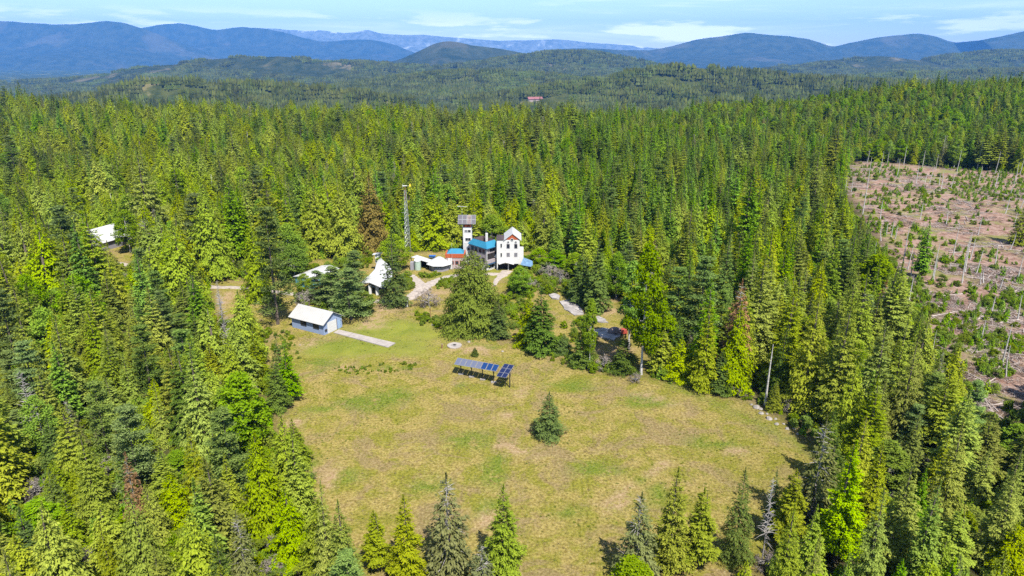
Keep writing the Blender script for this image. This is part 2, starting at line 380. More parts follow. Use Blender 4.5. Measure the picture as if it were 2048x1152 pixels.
def ridge(name, crest, Y, W, mat, base, seed, amp=.35, nt_=44, lower=0., rough=0.02):
    """crest: pixel points of the skyline; Y: distance (number or one per point); W: half width of the ridge"""
    px = np.array([c[0] for c in crest], float); py = np.array([c[1] for c in crest], float)
    Yv = np.array(Y if hasattr(Y, '__len__') else [Y] * len(px), float)
    n = max(60, int((px[-1] - px[0]) / 6)); q = np.linspace(px[0], px[-1], n)
    # smooth interpolation of the skyline
    yy = np.interp(q, px, py); ker = np.hanning(7); ker /= ker.sum(); yy = np.convolve(np.pad(yy, 3, 'edge'), ker, 'valid')
    dd = np.interp(q, px, Yv)
    C = np.array([atdist(a, b, d) for a, b, d in zip(q, yy, dd)]); C[:, 2] -= lower
    span = np.ptp(C[:, 2]) + 60
    s = np.concatenate([[0], np.cumsum(np.hypot(np.diff(C[:, 0]), np.diff(C[:, 1])))])
    t = np.linspace(-1, 1, nt_); t = np.sign(t) * np.abs(t) ** 1.15
    S, T = np.meshgrid(s, t); Cx, _ = np.meshgrid(C[:, 0], t); Cy, _ = np.meshgrid(C[:, 1], t); Cz, _ = np.meshgrid(C[:, 2], t)
    A = np.abs(T); hgt = np.maximum(Cz - base, 5)
    prof = 1 - A ** 1.25
    sp = np.abs(fbm(S / (W * .55), T * 1.3 + 7, seed, 4) - .5) * 2
    Z = base + hgt * prof - hgt * amp * (1 - sp) * np.minimum(1, A * 5) * (1 - A) ** .5 * 1.1
    Z += hgt * .20 * (fbm(S / (W * .22), T * 3, seed + 3, 4) - .5) * np.minimum(1, A * 6)
    Z += rough * span * (fbm(S / (W * .06), T * 9, seed + 5, 3) - .5)
    Z = np.where(A >= .999, base - 40, Z)
    X = Cx + T * W * (Cx / np.maximum(Cy, 1)) * .3 + (fbm(S / W, T, seed + 8, 2) - .5) * W * .2 * A
    Yp = Cy + T * W
    k, nn = len(t), n
    ii = np.arange(k * nn).reshape(k, nn)
    f = np.stack([ii[:-1, :-1], ii[:-1, 1:], ii[1:, 1:], ii[1:, :-1]], -1).reshape(-1, 4)
    V = np.stack([X.ravel(), Yp.ravel(), Z.ravel()], 1)
    o = link(name, mesh_from(name, V, f, mat, smooth=True)); tag(o, kind='structure')
    return V.reshape(k, nn, 3)
ridge('snowy_mountain_range', [(380, 70), (500, 54), (560, 57), (600, 60), (640, 59), (690, 66), (715, 64), (735, 57), (752, 64), (800, 69), (850, 68), (900, 74), (960, 78), (1000, 81), (1060, 80), (1110, 78), (1140, 80), (1200, 86), (1260, 90), (1330, 98), (1500, 112)], 24000, 2600, M['snow_peak'], -250, 11, .3)
ridge('mountain_range', [(-500, 60), (-300, 30), (-120, 45), (0, 39), (60, 44), (120, 47), (170, 43), (215, 38), (250, 43), (290, 56), (330, 72), (380, 92), (430, 112), (500, 128)], 16500, 3600, M['mountain'], -250, 21, .45)
ridge('mountain_range', [(180, 100), (260, 58), (310, 48), (360, 43), (395, 50), (430, 58), (480, 52), (530, 54), (580, 66), (640, 82), (700, 78), (740, 77), (790, 88), (830, 105), (880, 125)], 19500, 3200, M['mountain'], -250, 23, .4)
ridge('mountain_range', [(1000, 118), (1060, 104), (1120, 97), (1180, 95), (1240, 99), (1300, 100), (1340, 92), (1395, 77), (1440, 71), (1490, 63), (1530, 68), (1575, 70), (1620, 77), (1665, 93), (1700, 84), (1760, 72), (1830, 65), (1870, 70), (1905, 84), (1960, 80), (2010, 70), (2060, 58), (2200, 40), (2400, 60)], [12500] * 5 + [13800] * 14 + [12500] * 5, 3400, M['mountain'], -200, 27, .4)
ridge('conical_hill', [(740, 135), (800, 118), (840, 100), (870, 85), (895, 80), (920, 84), (945, 90), (1000, 96), (1040, 104), (1120, 118), (1250, 135)], 7600, 1500, M['mountain'], -190, 33, .25)
FOREST_HILLS = []
FOREST_HILLS.append(ridge('wooded_ridge', [(1250, 150), (1400, 142), (1520, 133), (1640, 121), (1700, 112), (1760, 108), (1840, 118), (1900, 108), (1980, 100), (2060, 98), (2250, 90), (2450, 110)], 6200, 1500, M['mid_hill'], -180, 37, .3, lower=10))
FOREST_HILLS.append(ridge('wooded_ridge', [(-250, 170), (-60, 165), (120, 158), (200, 148), (280, 130), (360, 124), (430, 113), (500, 110), (560, 108), (600, 113), (640, 120), (720, 120), (800, 126), (880, 130), (960, 120), (1040, 108), (1100, 100), (1180, 100), (1250, 112), (1400, 140)], [5200] * 14 + [5600] * 6, 1100, M['mid_hill'], -180, 41, .3, lower=12))
FOREST_HILLS.append(ridge('wooded_ridge', [(560, 185), (640, 172), (720, 160), (800, 150), (860, 142), (930, 139), (1000, 138), (1080, 143), (1160, 152), (1260, 165)], 3600, 800, M['near_hill'], -160, 43, .3, lower=13))
FOREST_HILLS.append(ridge('wooded_hill', [(900, 192), (1000, 184), (1080, 170), (1160, 156), (1240, 142), (1320, 130), (1395, 124), (1450, 129), (1520, 138), (1600, 148), (1680, 154), (1780, 158), (1900, 160), (2100, 165), (2300, 170)], 2500, 620, M['near_hill'], -150, 47, .28, lower=15))
FOREST_HILLS.append(ridge('wooded_hill', [(40, 200), (130, 186), (200, 176), (270, 158), (330, 153), (400, 155), (470, 160), (560, 162), (640, 170), (740, 182), (820, 195)], 2150, 420, M['near_hill'], -130, 51, .28, lower=15))
FOREST_HILLS.append(ridge('wooded_hill', [(1300, 185), (1450, 172), (1600, 160), (1700, 150), (1800, 142), (1900, 140), (2050, 135), (2250, 120), (2450, 130)], 4200, 900, M['near_hill'], -170, 53, .3, lower=13))
# ------------------------------------------------------------------ tree shapes
def nrm(v): return v / np.maximum(np.linalg.norm(v, axis=1, keepdims=True), 1e-9)
UP = np.array([0, 0, 1.0])
def kites(p, d, n, l, w, tint, tip, bend=None):
    """leaf sprays: one folded kite each"""
    t = nrm(np.cross(d, n)); n2 = np.cross(t, d)
    N = len(p); V = np.empty((N, 4, 3))
    V[:, 0] = p - d * (l * .35)[:, None]
    V[:, 1] = p + t * w[:, None] - n2 * (w * .25)[:, None]
    V[:, 2] = p + d * (l * .65)[:, None] - n2 * (l * .12)[:, None]
    V[:, 3] = p - t * w[:, None] - n2 * (w * .25)[:, None]
    return V.reshape(-1, 3), np.arange(N * 4).reshape(-1, 4), np.repeat(tint, 4), np.repeat(tip, 4), np.repeat(nrm(bend) if bend is not None else n, 4, axis=0)
def conifer(seed, H, R, base=.05, nb=420, N=6500, l=.55, w=.17, prof=.85, droop=.30, rise=.15, ws=.6, vert=0., chaos=.5, inner=.2, spow=.45, skirt=.8, lump=.16, tilt=.3, fan=.24, vj=.11):
    r = np.random.default_rng(seed)
    u = 1 - (1 - r.random(nb)) ** (1 / 1.6)
    zb = base * H
    z = zb + u * (H * .985 - zb)
    if ws: z = np.round(z / ws) * ws + r.normal(0, ws * .17, nb)
    u = np.clip((z - zb) / (H - zb), 0, 1)
    azm = r.random(nb) * 2 * math.pi
    ph = r.random(4) * 6.28
    lum = 1 + lump * np.sin(3 * azm + z * .9 + ph[0]) + lump * .8 * np.sin(5 * azm - z * 1.7 + ph[1])
    L = R * (1 - u) ** prof * np.minimum(1, skirt + u * 3) * (.58 + .60 * r.random(nb)) * lum + .12
    pr = L + .25; pr /= pr.sum()
    b = r.choice(nb, N, p=pr)
    s = inner + (1 - inner) * r.random(N) ** spow
    Lb = L[b]; a = azm[b]
    out = np.stack([np.cos(a), np.sin(a), 0 * a], 1); tan = np.stack([-np.sin(a), np.cos(a), 0 * a], 1)
    ub = u[b]; rise_b = rise + .55 * ub ** 2; dr = droop * (1 - ub * .8)
    side = (r.random(N) * 2 - 1) * fan * Lb * s * (1.15 - .75 * s)
    p = np.stack([0 * a, 0 * a, z[b]], 1) + out * (Lb * s)[:, None] + tan * side[:, None]
    p[:, 2] += Lb * (rise_b * s - dr * s ** 2) - np.abs(side) * .25 + r.normal(0, vj, N)
    phi = np.sign(side) * r.random(N) * 1.0
    d = out * np.cos(phi)[:, None] + tan * np.sin(phi)[:, None]
    d[:, 2] += rise_b - 2 * dr * s - tilt - vert * (.5 + .9 * r.random(N)) + r.normal(0, chaos * .6, N)
    d = nrm(d)
    n = UP * (1 - vert * .7) + out * (vert * .9 + .15) + r.normal(0, chaos, (N, 3)); n = nrm(n)
    k = .75 + .5 * r.random(N); sz = np.minimum(1, .45 + Lb / R * .9)
    V, Fq, ti, tp, bn = kites(p, d, n, l * k * sz, w * k * sz, r.random(N) * .6 + .4 * vnoise(a * 2, z[b] * 1.2, seed), np.clip(s * (0.75 + .4 * r.random(N)), 0, 1), out * .75 + UP * .6 + tan * (side / np.maximum(Lb, .3))[:, None] + r.normal(0, .22, (N, 3)))
    # leading shoot
    m = 46; zz = H * (1 - .10 * r.random(m) ** 1.3); aa = r.random(m) * 6.28
    o2 = np.stack([np.cos(aa), np.sin(aa), 0 * aa], 1); d2 = nrm(o2 * .6 + UP * .8)
    rr = (H - zz) * R / H * .55
    V2, F2, t2, q2, b2 = kites(np.stack([0 * aa, 0 * aa, zz], 1) + o2 * rr[:, None], d2, o2, np.full(m, .40), np.full(m, .09), r.random(m), np.full(m, .7), o2 + UP * .5)
    return np.vstack([V, V2]), np.vstack([Fq, F2 + len(V)]), np.concatenate([ti, t2]), np.concatenate([tp, q2]), np.vstack([bn, b2])
def pine_crown(seed, H, R, base=.12, tiers=15, N=8000, l=.42, w=.085):
    r = np.random.default_rng(seed); P = []; O = []; Q = []
    for i in range(tiers):
        u = (i + .5 * r.random()) / tiers; z = H * (base + (1 - base) * u)
        for k in range(r.integers(4, 7)):
            a = r.random() * 6.28; L = R * (1 - u) ** .7 * (.65 + .5 * r.random()) + .3
            for s in np.linspace(.45, 1, 6):
                P.append((math.cos(a) * L * s, math.sin(a) * L * s, z + L * (.22 * s + .1 * s * s * (u - .4)))); O.append(a); Q.append((.25 + .22 * L * (1.25 - s), s))
    P = np.array(P); O = np.array(O); Q = np.array(Q); b = r.integers(0, len(P), N)
    g = r.normal(0, 1, (N, 3)) * Q[b, :1] * [.95, .95, .38]
    p = P[b] + g; a = O[b] + r.normal(0, .8, N)
    d = nrm(np.stack([np.cos(a), np.sin(a), .35 + r.normal(0, .4, N)], 1)); n = nrm(UP + r.normal(0, .5, (N, 3)))
    k = .75 + .5 * r.random(N)
    return kites(p, d, n, l * k, w * k, r.random(N), np.clip(Q[b, 1] * (.6 + .5 * r.random(N)), 0, 1), np.stack([np.cos(O[b]), np.sin(O[b]), 0 * a], 1) * .5 + g * .9 + UP * .7)
def broad_crown(seed, H, R, base=.2, clumps=80, N=9000, l=.34, w=.14, shape=.8):
    r = np.random.default_rng(seed); C = []; S = []
    for i in range(clumps):
        u = r.random() ** 1.15; a = r.random() * 6.28
        prof = math.sin(math.pi * min(1, .16 + u * .84)) ** shape
        q = R * prof * (.25 + .8 * r.random() ** .5)
        C.append((math.cos(a) * q, math.sin(a) * q, H * (base + (1 - base) * (.06 + .9 * u)))); S.append(R * (.22 + .2 * r.random()))
    C = np.array(C); S = np.array(S); b = r.integers(0, clumps, N)
    v = nrm(r.normal(0, 1, (N, 3))); q = r.random(N) ** .45
    p = C[b] + v * (S[b] * q)[:, None] * [1, 1, .85]
    d = nrm(v + r.normal(0, .8, (N, 3))); n = nrm(v * .6 + UP * .7 + r.normal(0, .5, (N, 3)))
    k = .7 + .6 * r.random(N)
    return kites(p, d, n, l * k, w * k, r.random(N) * .5 + .5 * vnoise(b * 1.7, b * .3, seed), q * r.random(N), v * .6 + nrm(p - np.array([0, 0, H * (base + .35 * (1 - base))])) * .8 + UP * .3)
def trunk_mesh(seed, H, r0, top=.02, lean=.0, n=6, seg=7, branches=0, blen=1.6, zfrom=.15):
    r = np.random.default_rng(seed); V = []; Fc = []
    bx, by = r.normal(0, .012 * H, 2)
    cen = []
    for k in range(seg + 1):
        u = k / seg; c = np.array([bx * math.sin(u * 3.0) + lean * u * H, by * math.sin(u * 2.4), H * u - (.4 if k == 0 else 0)]); cen.append(c)
        rad = r0 * (1 - u) ** .8 + top + (r0 * .35 if k == 0 else 0)
        for j in range(n):
            a = 2 * math.pi * j / n; V.append(c + np.array([math.cos(a), math.sin(a), 0]) * rad)
    for k in range(seg):
        for j in range(n): Fc.append((k * n + j, k * n + (j + 1) % n, (k + 1) * n + (j + 1) % n, (k + 1) * n + j))
    for i in range(branches):
        u = zfrom + (.97 - zfrom) * r.random(); kk = min(seg - 1, int(u * seg)); f = u * seg - kk; c = cen[kk] * (1 - f) + cen[kk + 1] * f
        a = r.random() * 6.28; L = blen * (1.1 - .8 * u) * (.5 + .8 * r.random()); dv = np.array([math.cos(a), math.sin(a), r.normal(.15, .3)])
        e = c + dv * L; q = .03 + .02 * L; t = np.array([-math.sin(a), math.cos(a), 0]) * q; b0 = len(V)
        mid = c + dv * L * .5 + np.array([0, 0, .06 * L])
        V += [c + t, c - t, c + np.array([0, 0, q * 1.6]), mid + t * .6, mid - t * .6, mid + np.array([0, 0, q]), e]
        Fc += [(b0, b0 + 1, b0 + 4, b0 + 3), (b0 + 1, b0 + 2, b0 + 5, b0 + 4), (b0 + 2, b0, b0 + 3, b0 + 5), (b0 + 3, b0 + 4, b0 + 6), (b0 + 4, b0 + 5, b0 + 6), (b0 + 5, b0 + 3, b0 + 6)]
    return np.array(V), Fc
class Proto: pass
PROTOS = []; BYKIND = {}
SHAPES = bpy.data.collections.new('tree_shapes')           # never linked to the scene: only instanced
def proto(kind, H, R, crown, trunk, fmat, bmat='bark'):
    q = Proto(); q.kind, q.H, q.R = kind, H, R
    V, Fq, ti, tp, bn = crown; TV, TF = trunk
    q.crown = mesh_from('crown', V, Fq, M[fmat], {'tint': ti, 'tip': tp, 'bend': bn}) if V is not None else None
    q.trunk = mesh_from('trunk', TV, TF, M[bmat])
    if V is not None:
        fs = [tuple(f) for f in Fq.tolist()] + [tuple(i + len(V) for i in f) for f in TF]
        z = np.zeros(len(TV))
        me = mesh_from('tree', np.vstack([V, TV]), fs, [M[fmat], M[bmat]], {'tint': np.concatenate([ti, z]), 'tip': np.concatenate([tp, z]), 'bend': np.vstack([bn, np.zeros((len(TV), 3)) + UP])}, [0] * len(Fq) + [1] * len(TF))
    else: me = q.trunk
    q.index = len(PROTOS); o = bpy.data.objects.new('tree_shape_%03d' % q.index, me); SHAPES.objects.link(o)
    PROTOS.append(q); BYKIND.setdefault(kind, []).append(q.index); return q
for s in range(7):
    H = 20; R = (3.1, 2.7, 3.5, 2.5, 3.0, 2.8, 3.3)[s]
    proto('fir', H, R, conifer(100 + s, H, R, nb=950, N=12000, l=.38, w=.082, ws=(1.0, .85, 1.1, .8, .95, .75, 1.05)[s], vj=.06, fan=.30, droop=(.35, .25, .42, .2, .3, .15, .38)[s], rise=(.15, .25, .1, .3, .2, .35, .15)[s], base=(.04, .05, .04, .16, .08, .22, .04)[s], prof=(.95, .9, 1.05, .85, .95, .9, 1.1)[s], lump=(.16, .22, .14, .26, .2, .28, .16)[s]), trunk_mesh(s, H * .97, .24), 'fir')
for s in range(3):
    H = 20; R = (2.7, 3.2, 2.3)[s]
    proto('spruce', H, R, conifer(150 + s, H, R, nb=900, N=11500, l=.38, w=.082, ws=.9, vj=.06, fan=.28, droop=.4, rise=.15, lump=.2), trunk_mesh(s + 8, H * .97, .22), 'spruce')
for s in range(7):
    H = 18; R = (3.1, 2.7, 3.5, 2.4, 2.9, 3.2, 2.6)[s]
    proto('cedar', H, R, conifer(200 + s, H, R, nb=1700, N=12000, l=.40, w=.105, ws=0, droop=.45, rise=.15, vert=(.75, .6, .8, .5, .7, .6, .8)[s], chaos=.6, prof=(.85, .8, .95, .75, .85, .95, .8)[s], skirt=.85, lump=(.2, .26, .18, .3, .24, .22, .28)[s], spow=.42, fan=.22), trunk_mesh(20 + s, H * .96, .30), 'cedar')
proto('great_cedar', 20, 7.6, conifer(290, 20, 7.6, nb=5000, N=44000, l=.46, w=.125, ws=0, droop=.30, rise=.12, vert=.7, chaos=.6, prof=.70, skirt=.8, lump=.12, spow=.33, fan=.12), trunk_mesh(29, 19, .5), 'great_cedar')
proto('rusty_cedar', 18, 3.0, conifer(291, 18, 3.0, nb=1700, N=12000, l=.40, w=.105, ws=0, droop=.45, rise=.15, vert=.7, chaos=.6, prof=.85, skirt=.85, lump=.24, spow=.42, fan=.22), trunk_mesh(30, 17, .3), 'rusty_cedar')
for s in range(5):
    H = 21; R = (2.1, 1.8, 2.4, 2.0, 2.2)[s]
    proto('larch', H, R, conifer(300 + s, H, R, nb=520, N=7500, l=.38, w=.10, ws=.5, droop=.12, rise=.1, chaos=.75, prof=(.9, .8, .95, .75, .85)[s], inner=.05, spow=.75, base=.12, tilt=.1), trunk_mesh(40 + s, H * .97, .20), 'larch')
for s in range(3):
    H = 20; R = (3.2, 2.8, 3.5)[s]
    proto('pine', H, R, pine_crown(400 + s, H, R), trunk_mesh(60 + s, H * .97, .24), 'pine')
for s in range(4):
    H = 15; R = (3.2, 2.6, 3.6, 2.2)[s]
    proto('broadleaf', H, R, broad_crown(500 + s, H, R, base=(.12, .18, .1, .2)[s]), trunk_mesh(80 + s, H * .85, .17, branches=26, blen=2.6, zfrom=.3), 'broad', 'white_bark')
for s in range(2):
    H = 16; R = 2.4
    proto('dying_fir', H, R, conifer(600 + s, H, R, nb=400, N=3600, l=.5, w=.11, ws=.6, droop=.35, base=.25), trunk_mesh(90 + s, H * .97, .18, top=.01, branches=90, blen=2.2, zfrom=.12), 'brown', 'grey_wood')
for s in range(2):
    H = 16; R = 2.9
    proto('thin_fir', H, R, conifer(650 + s, H, R, nb=500, N=5500, l=.45, w=.10, ws=.7, droop=.4, base=.05), trunk_mesh(95 + s, H * .96, .16, top=.01, branches=110, blen=2.4, zfrom=.10), 'olive', 'grey_wood')
for s in range(4):
    H = 14
    proto('snag', H, .6, (None,) * 5, trunk_mesh(110 + s, H, .16, top=.045, lean=(.0, .03, -.03, .05)[s], branches=(4, 8, 14, 3)[s], blen=.8, zfrom=.35), None, 'white_bark')
for s in range(2):
    H = 12
    proto('bare_tree', H, 2.4, (None,) * 5, trunk_mesh(120 + s, H, .15, top=.02, branches=110, blen=2.6, zfrom=.25), None, 'grey_wood')
for s in range(3):
    H = 2.4; R = (1.6, 2.0, 1.3)[s]
    proto('shrub', H, R, broad_crown(700 + s, H, R, base=.0, clumps=22, N=1500, l=.30, w=.13, shape=.6), trunk_mesh(130 + s, H * .7, .05), 'shrub')
for s in range(2):
    H = 2.6; R = 1.8
    c = broad_crown(720 + s, H, R, base=.0, clumps=20, N=700, l=.5, w=.035, shape=.6)
    proto('bare_shrub', H, R, c, trunk_mesh(135 + s, H * .9, .07, branches=40, blen=1.6), 'twig', 'grey_wood')
for s in range(2):
    H = 3.2; R = 1.0
    proto('sapling', H, R, conifer(740 + s, H, R, nb=90, N=800, l=.34, w=.10, ws=.28, base=.0, chaos=.6), trunk_mesh(140 + s, H * .9, .05), 'larch')

def scatter(name, P, rot, scl, idx, coll, label, cat=None):
    """one object whose points carry instances (for masses nobody could count)"""
    P = np.asarray(P, np.float32); me = bpy.data.meshes.new(name); me.vertices.add(len(P)); me.vertices.foreach_set('co', P.ravel())
    scl = np.asarray(scl, np.float32)
    if scl.ndim == 1: scl = np.stack([scl] * 3, 1)
    a = me.attributes.new('turn', 'FLOAT_VECTOR', 'POINT'); rr = np.zeros((len(P), 3), np.float32); rot = np.asarray(rot, np.float32)
    if rot.ndim == 1: rr[:, 2] = rot
    else: rr = rot
    a.data.foreach_set('vector', rr.ravel())
    a = me.attributes.new('size', 'FLOAT_VECTOR', 'POINT'); a.data.foreach_set('vector', scl.ravel())
    a = me.attributes.new('pick', 'INT', 'POINT'); a.data.foreach_set('value', np.asarray(idx, np.int32))
    o = link(name, me); g = bpy.data.node_groups.new(name, 'GeometryNodeTree')
    g.interface.new_socket('Geometry', in_out='INPUT', socket_type='NodeSocketGeometry'); g.interface.new_socket('Geometry', in_out='OUTPUT', socket_type='NodeSocketGeometry')
    N = g.nodes; L = g.links; gi = N.new('NodeGroupInput'); go = N.new('NodeGroupOutput'); ip = N.new('GeometryNodeInstanceOnPoints'); ci = N.new('GeometryNodeCollectionInfo')
    ci.inputs['Collection'].default_value = coll; ci.inputs['Separate Children'].default_value = True; ci.inputs['Reset Children'].default_value = True
    def na(nm, ty):
        x = N.new('GeometryNodeInputNamedAttribute'); x.data_type = ty; x.inputs[0].default_value = nm; return x.outputs[0]
    L.new(gi.outputs[0], ip.inputs['Points']); L.new(ci.outputs[0], ip.inputs['Instance']); ip.inputs['Pick Instance'].default_value = True
    L.new(na('pick', 'INT'), ip.inputs['Instance Index']); L.new(na('size', 'FLOAT_VECTOR'), ip.inputs['Scale'])
    er = N.new('FunctionNodeEulerToRotation'); L.new(na('turn', 'FLOAT_VECTOR'), er.inputs[0]); L.new(er.outputs[0], ip.inputs['Rotation'])
    L.new(ip.outputs[0], go.inputs[0])
    md = o.modifiers.new('scatter', 'NODES'); md.node_group = g
    tag(o, label, cat, kind='stuff'); return o
# ------------------------------------------------------------------ far woods on the hills
M['far'] = foliage_mat('far_conifers', (.034, .044, .012), (.076, .086, .020), (.105, .112, .026), .25, .9, 0)
M['far_light'] = foliage_mat('far_light_trees', (.060, .085, .018), (.095, .115, .028), (.11, .125, .035), .3, .7, 0)
PATCHES = bpy.data.collections.new('wood_patches')
def patch(seed, rad, n, hmin, hmax, mat):
    r = np.random.default_rng(seed); V = []; Fc = []; T = []
    for i in range(n):
        q = rad * math.sqrt(r.random()); a = r.random() * 6.28; x, y = q * math.cos(a), q * math.sin(a)
        h = hmin + (hmax - hmin) * r.random() ** 1.2; w = h * (.13 + .06 * r.random()); tt = r.random()
        for z0, z1, ww in ((-2, h * .62, w), (h * .36, h, w * .72)):
            b = len(V); k = 5; ph = r.random() * 6
            for j in range(k):
                e = ww * (.7 + .6 * r.random()); V.append((x + e * math.cos(ph + j * 1.2566), y + e * math.sin(ph + j * 1.2566), z0 + h * .08 * r.random())); T.append(tt)
            V.append((x + r.normal(0, .1), y, z1)); T.append(min(1, tt + .2))
            Fc += [(b + j, b + (j + 1) % k, b + k) for j in range(k)]
    me = mesh_from('wood_patch', V, np.array(Fc), M[mat], {'tint': T, 'tip': np.array(T) * .6})
    PATCHES.objects.link(bpy.data.objects.new('wood_patch_%02d' % len(PATCHES.objects), me))
for s in range(7): patch(900 + s, 17, 22, 12, 24, 'far')
for s in range(3): patch(920 + s, 16, 20, 9, 17, 'far_light')
R0 = np.random.default_rng(77)
def red_spot():
    best = None
    for hv in FOREST_HILLS[3:5]:
        p = hv[:20].reshape(-1, 3); px, py, w = project(p); e = np.abs(px - 1068) + 2 * np.abs(py - 203); i = int(np.argmin(e))
        if best is None or e[i] < best[0]: best = (e[i], p[i])
    return best[1]
hp = []
for hv in FOREST_HILLS:
    k, n, _ = hv.shape; dist = hv[:, :, 1].mean()
    length = np.linalg.norm(hv[k // 2, -1] - hv[k // 2, 0]); width = abs(hv[-1, 0, 1] - hv[0, 0, 1])
    cnt = int(min(9000, length * width * .62 / 800)); 
    fi = R0.random(cnt) * (k * .62) + k * .03; fj = R0.random(cnt) * (n - 1.01)
    i0, j0 = fi.astype(int), fj.astype(int); a, b = (fi - i0)[:, None], (fj - j0)[:, None]
    p = (hv[i0, j0] * (1 - b) + hv[i0, j0 + 1] * b) * (1 - a) + (hv[i0 + 1, j0] * (1 - b) + hv[i0 + 1, j0 + 1] * b) * a
    px, py, w = project(p); ok = (px > -250) & (px < 2300)
    bare = fbm(p[:, 0] / 420, p[:, 1] / 420, 61, 4) > (.68 if dist < 4500 else .60)
    hp.append(np.concatenate([p, np.full((cnt, 1), dist)], 1)[ok & ~bare])
yv = 1300 + 3200 * R0.random(9000); xv = (R0.random(9000) * 2 - 1) * (yv * .85)
keep = fbm(xv / 300, yv / 300, 66, 4) < .56
hp.append(np.stack([xv, yv, ground_z(xv, yv) - 1, yv], 1)[keep])
hp = np.vstack(hp); RS_ = red_spot(); hp = hp[~((np.abs(hp[:, 0] - RS_[0] - 30) < 95) & (hp[:, 1] > RS_[1] - 110) & (hp[:, 1] < RS_[1] + 45))]; light = fbm(hp[:, 0] / 350, hp[:, 1] / 350, 71, 4) + R0.normal(0, .09, len(hp))
pick = np.where(light > .61, R0.integers(7, 10, len(hp)), R0.integers(0, 7, len(hp)))
sc = .9 + .35 * R0.random(len(hp))
scatter('far_forest', hp[:, :3], R0.random(len(hp)) * 6.28, np.stack([sc * (1 + hp[:, 3] / 9000), sc * (1 + hp[:, 3] / 9000), sc], 1), pick, PATCHES, 'hazy conifer woods covering the hills and ridges beyond the valley', 'woods')

# ------------------------------------------------------------------ which trees stand where
def top_z(y, py):
    v = (576 - py) / F_PX; return CZ + y * (v * CP - SP) / (CP + v * SP)
TREES = []         # dict: kind, x, y, h, rad, label(optional)
def T(kind, px, py, ptop, half, label=None, var=None):
    """tree whose foot the photograph shows at (px, py), its tip at row ptop, half crown width in pixels"""
    g = G(px, py); w = g.y * CP + CZ * SP
    if kind in ('fir', 'spruce', 'cedar', 'great_cedar') and py > 560: q = half * w / F_PX * .8; g = Vector((g.x * (1 + q / g.y), g.y + q, 0)); w += q      # the row is that of the lowest boughs
    h = top_z(g.y, ptop)
    TREES.append(dict(kind=kind, x=g.x, y=g.y, h=h, rad=half * w / F_PX, label=label, var=var, hand=True))
def TT(kind, px, ptop, h, half, label=None, var=None):
    """tree whose foot is out of sight: its tip at (px, ptop), h metres tall"""
    g = G(px, ptop, h); w = g.y * CP + (CZ - h * .5) * SP
    TREES.append(dict(kind=kind, x=g.x, y=g.y, h=h, rad=half * w / F_PX, label=label, var=var, hand=True))
# meadow
T('spruce', 1097, 886, 783, 31, 'lone bushy dark green fir standing in the open dry meadow', 1)
T('spruce', 950, 714, 694, 8, 'tiny dark fir beside the stone fire ring above the solar panels', 0)
T('great_cedar', 947, 677, 500, 64, 'huge broad yellow-green cedar in front of the white tower house', 0)
T('spruce', 996, 682, 600, 24, 'dark fir shape added for the shaded side of the huge yard cedar', 0)  # dark crown added to stand for the cedar's own shaded flank
T('spruce', 1082, 714, 575, 34, 'dark conical fir between the huge yard cedar and the birch sapling', 2)
T('cedar', 1058, 700, 590, 24, 'light green cedar half behind a dark fir at the top of the meadow', 3)
T('spruce', 1127, 712, 666, 19, 'small round dark fir beside the thin birch at the meadow top', 1)
T('spruce', 1165, 740, 640, 25, 'dark fir under the leaning white birch trunk at the meadow top', 0)
T('broadleaf', 1178, 738, 596, 13, 'thin birch with a bare white stem rising over a dark fir', 3)
T('spruce', 1246, 754, 668, 26, 'short dark fir next to the tall leafy cottonwood at the meadow edge', 1)
T('broadleaf', 1282, 750, 490, 35, 'tall leafy cottonwood with a bare dark stem at the meadow edge', 1)
T('broadleaf', 1258, 700, 520, 24, 'bright leafy tree standing behind the tall cottonwood', 3)
T('cedar', 1357, 768, 676, 32, 'bright green young cedar on the meadow edge by the track', 0)
T('fir', 1322, 754, 660, 28, 'green young fir pressed against the bright meadow-edge cedar', 1)
T('spruce', 1437, 792, 700, 24, 'short dark fir below the rust-brown dead fir', 2)
T('dying_fir', 1462, 765, 560, 30, 'rust-brown dying fir with bare grey branches above the meadow track', 0)
T('pine', 1395, 715, 505, 40, 'blue-green tiered white pine beside the rust-brown dying fir', 0)
T('pine', 1345, 705, 530, 32, 'slim tiered pine between the cottonwood and the white pine', 1)
T('fir', 1312, 690, 560, 26, 'slim green fir squeezed between the cottonwood and the slim tiered pine', 3)
T('fir', 1505, 735, 510, 38, 'tall olive fir behind the rust-brown dying fir', 1)
T('fir', 1560, 790, 570, 44, 'olive fir casting the big shadow across the meadow corner', 0)
T('fir', 1600, 838, 585, 46, 'tall olive fir over the pale boulders at the meadow corner', 2)
T('fir', 1660, 866, 600, 46, 'broad olive fir just beyond the pale boulders', 4)
T('fir', 1725, 885, 640, 44, 'olive fir standing between the meadow corner and the logged clearing', 1)
T('fir', 1545, 828, 760, 16, 'small bushy green fir among the boulders at the meadow corner', 0)
T('sapling', 1606, 868, 852, 9, 'tiny green fir sprout at the end of the boulder row', 0)
T('dying_fir', 1748, 700, 560, 22, 'brown dead fir standing against the edge of the logged clearing', 1)
T('dying_fir', 1302, 590, 480, 18, 'orange-brown dying fir above the tall cottonwood', 1)
T('fir', 1445, 620, 455, 30, 'grey-green fir rising behind the blue-green white pine', 2)
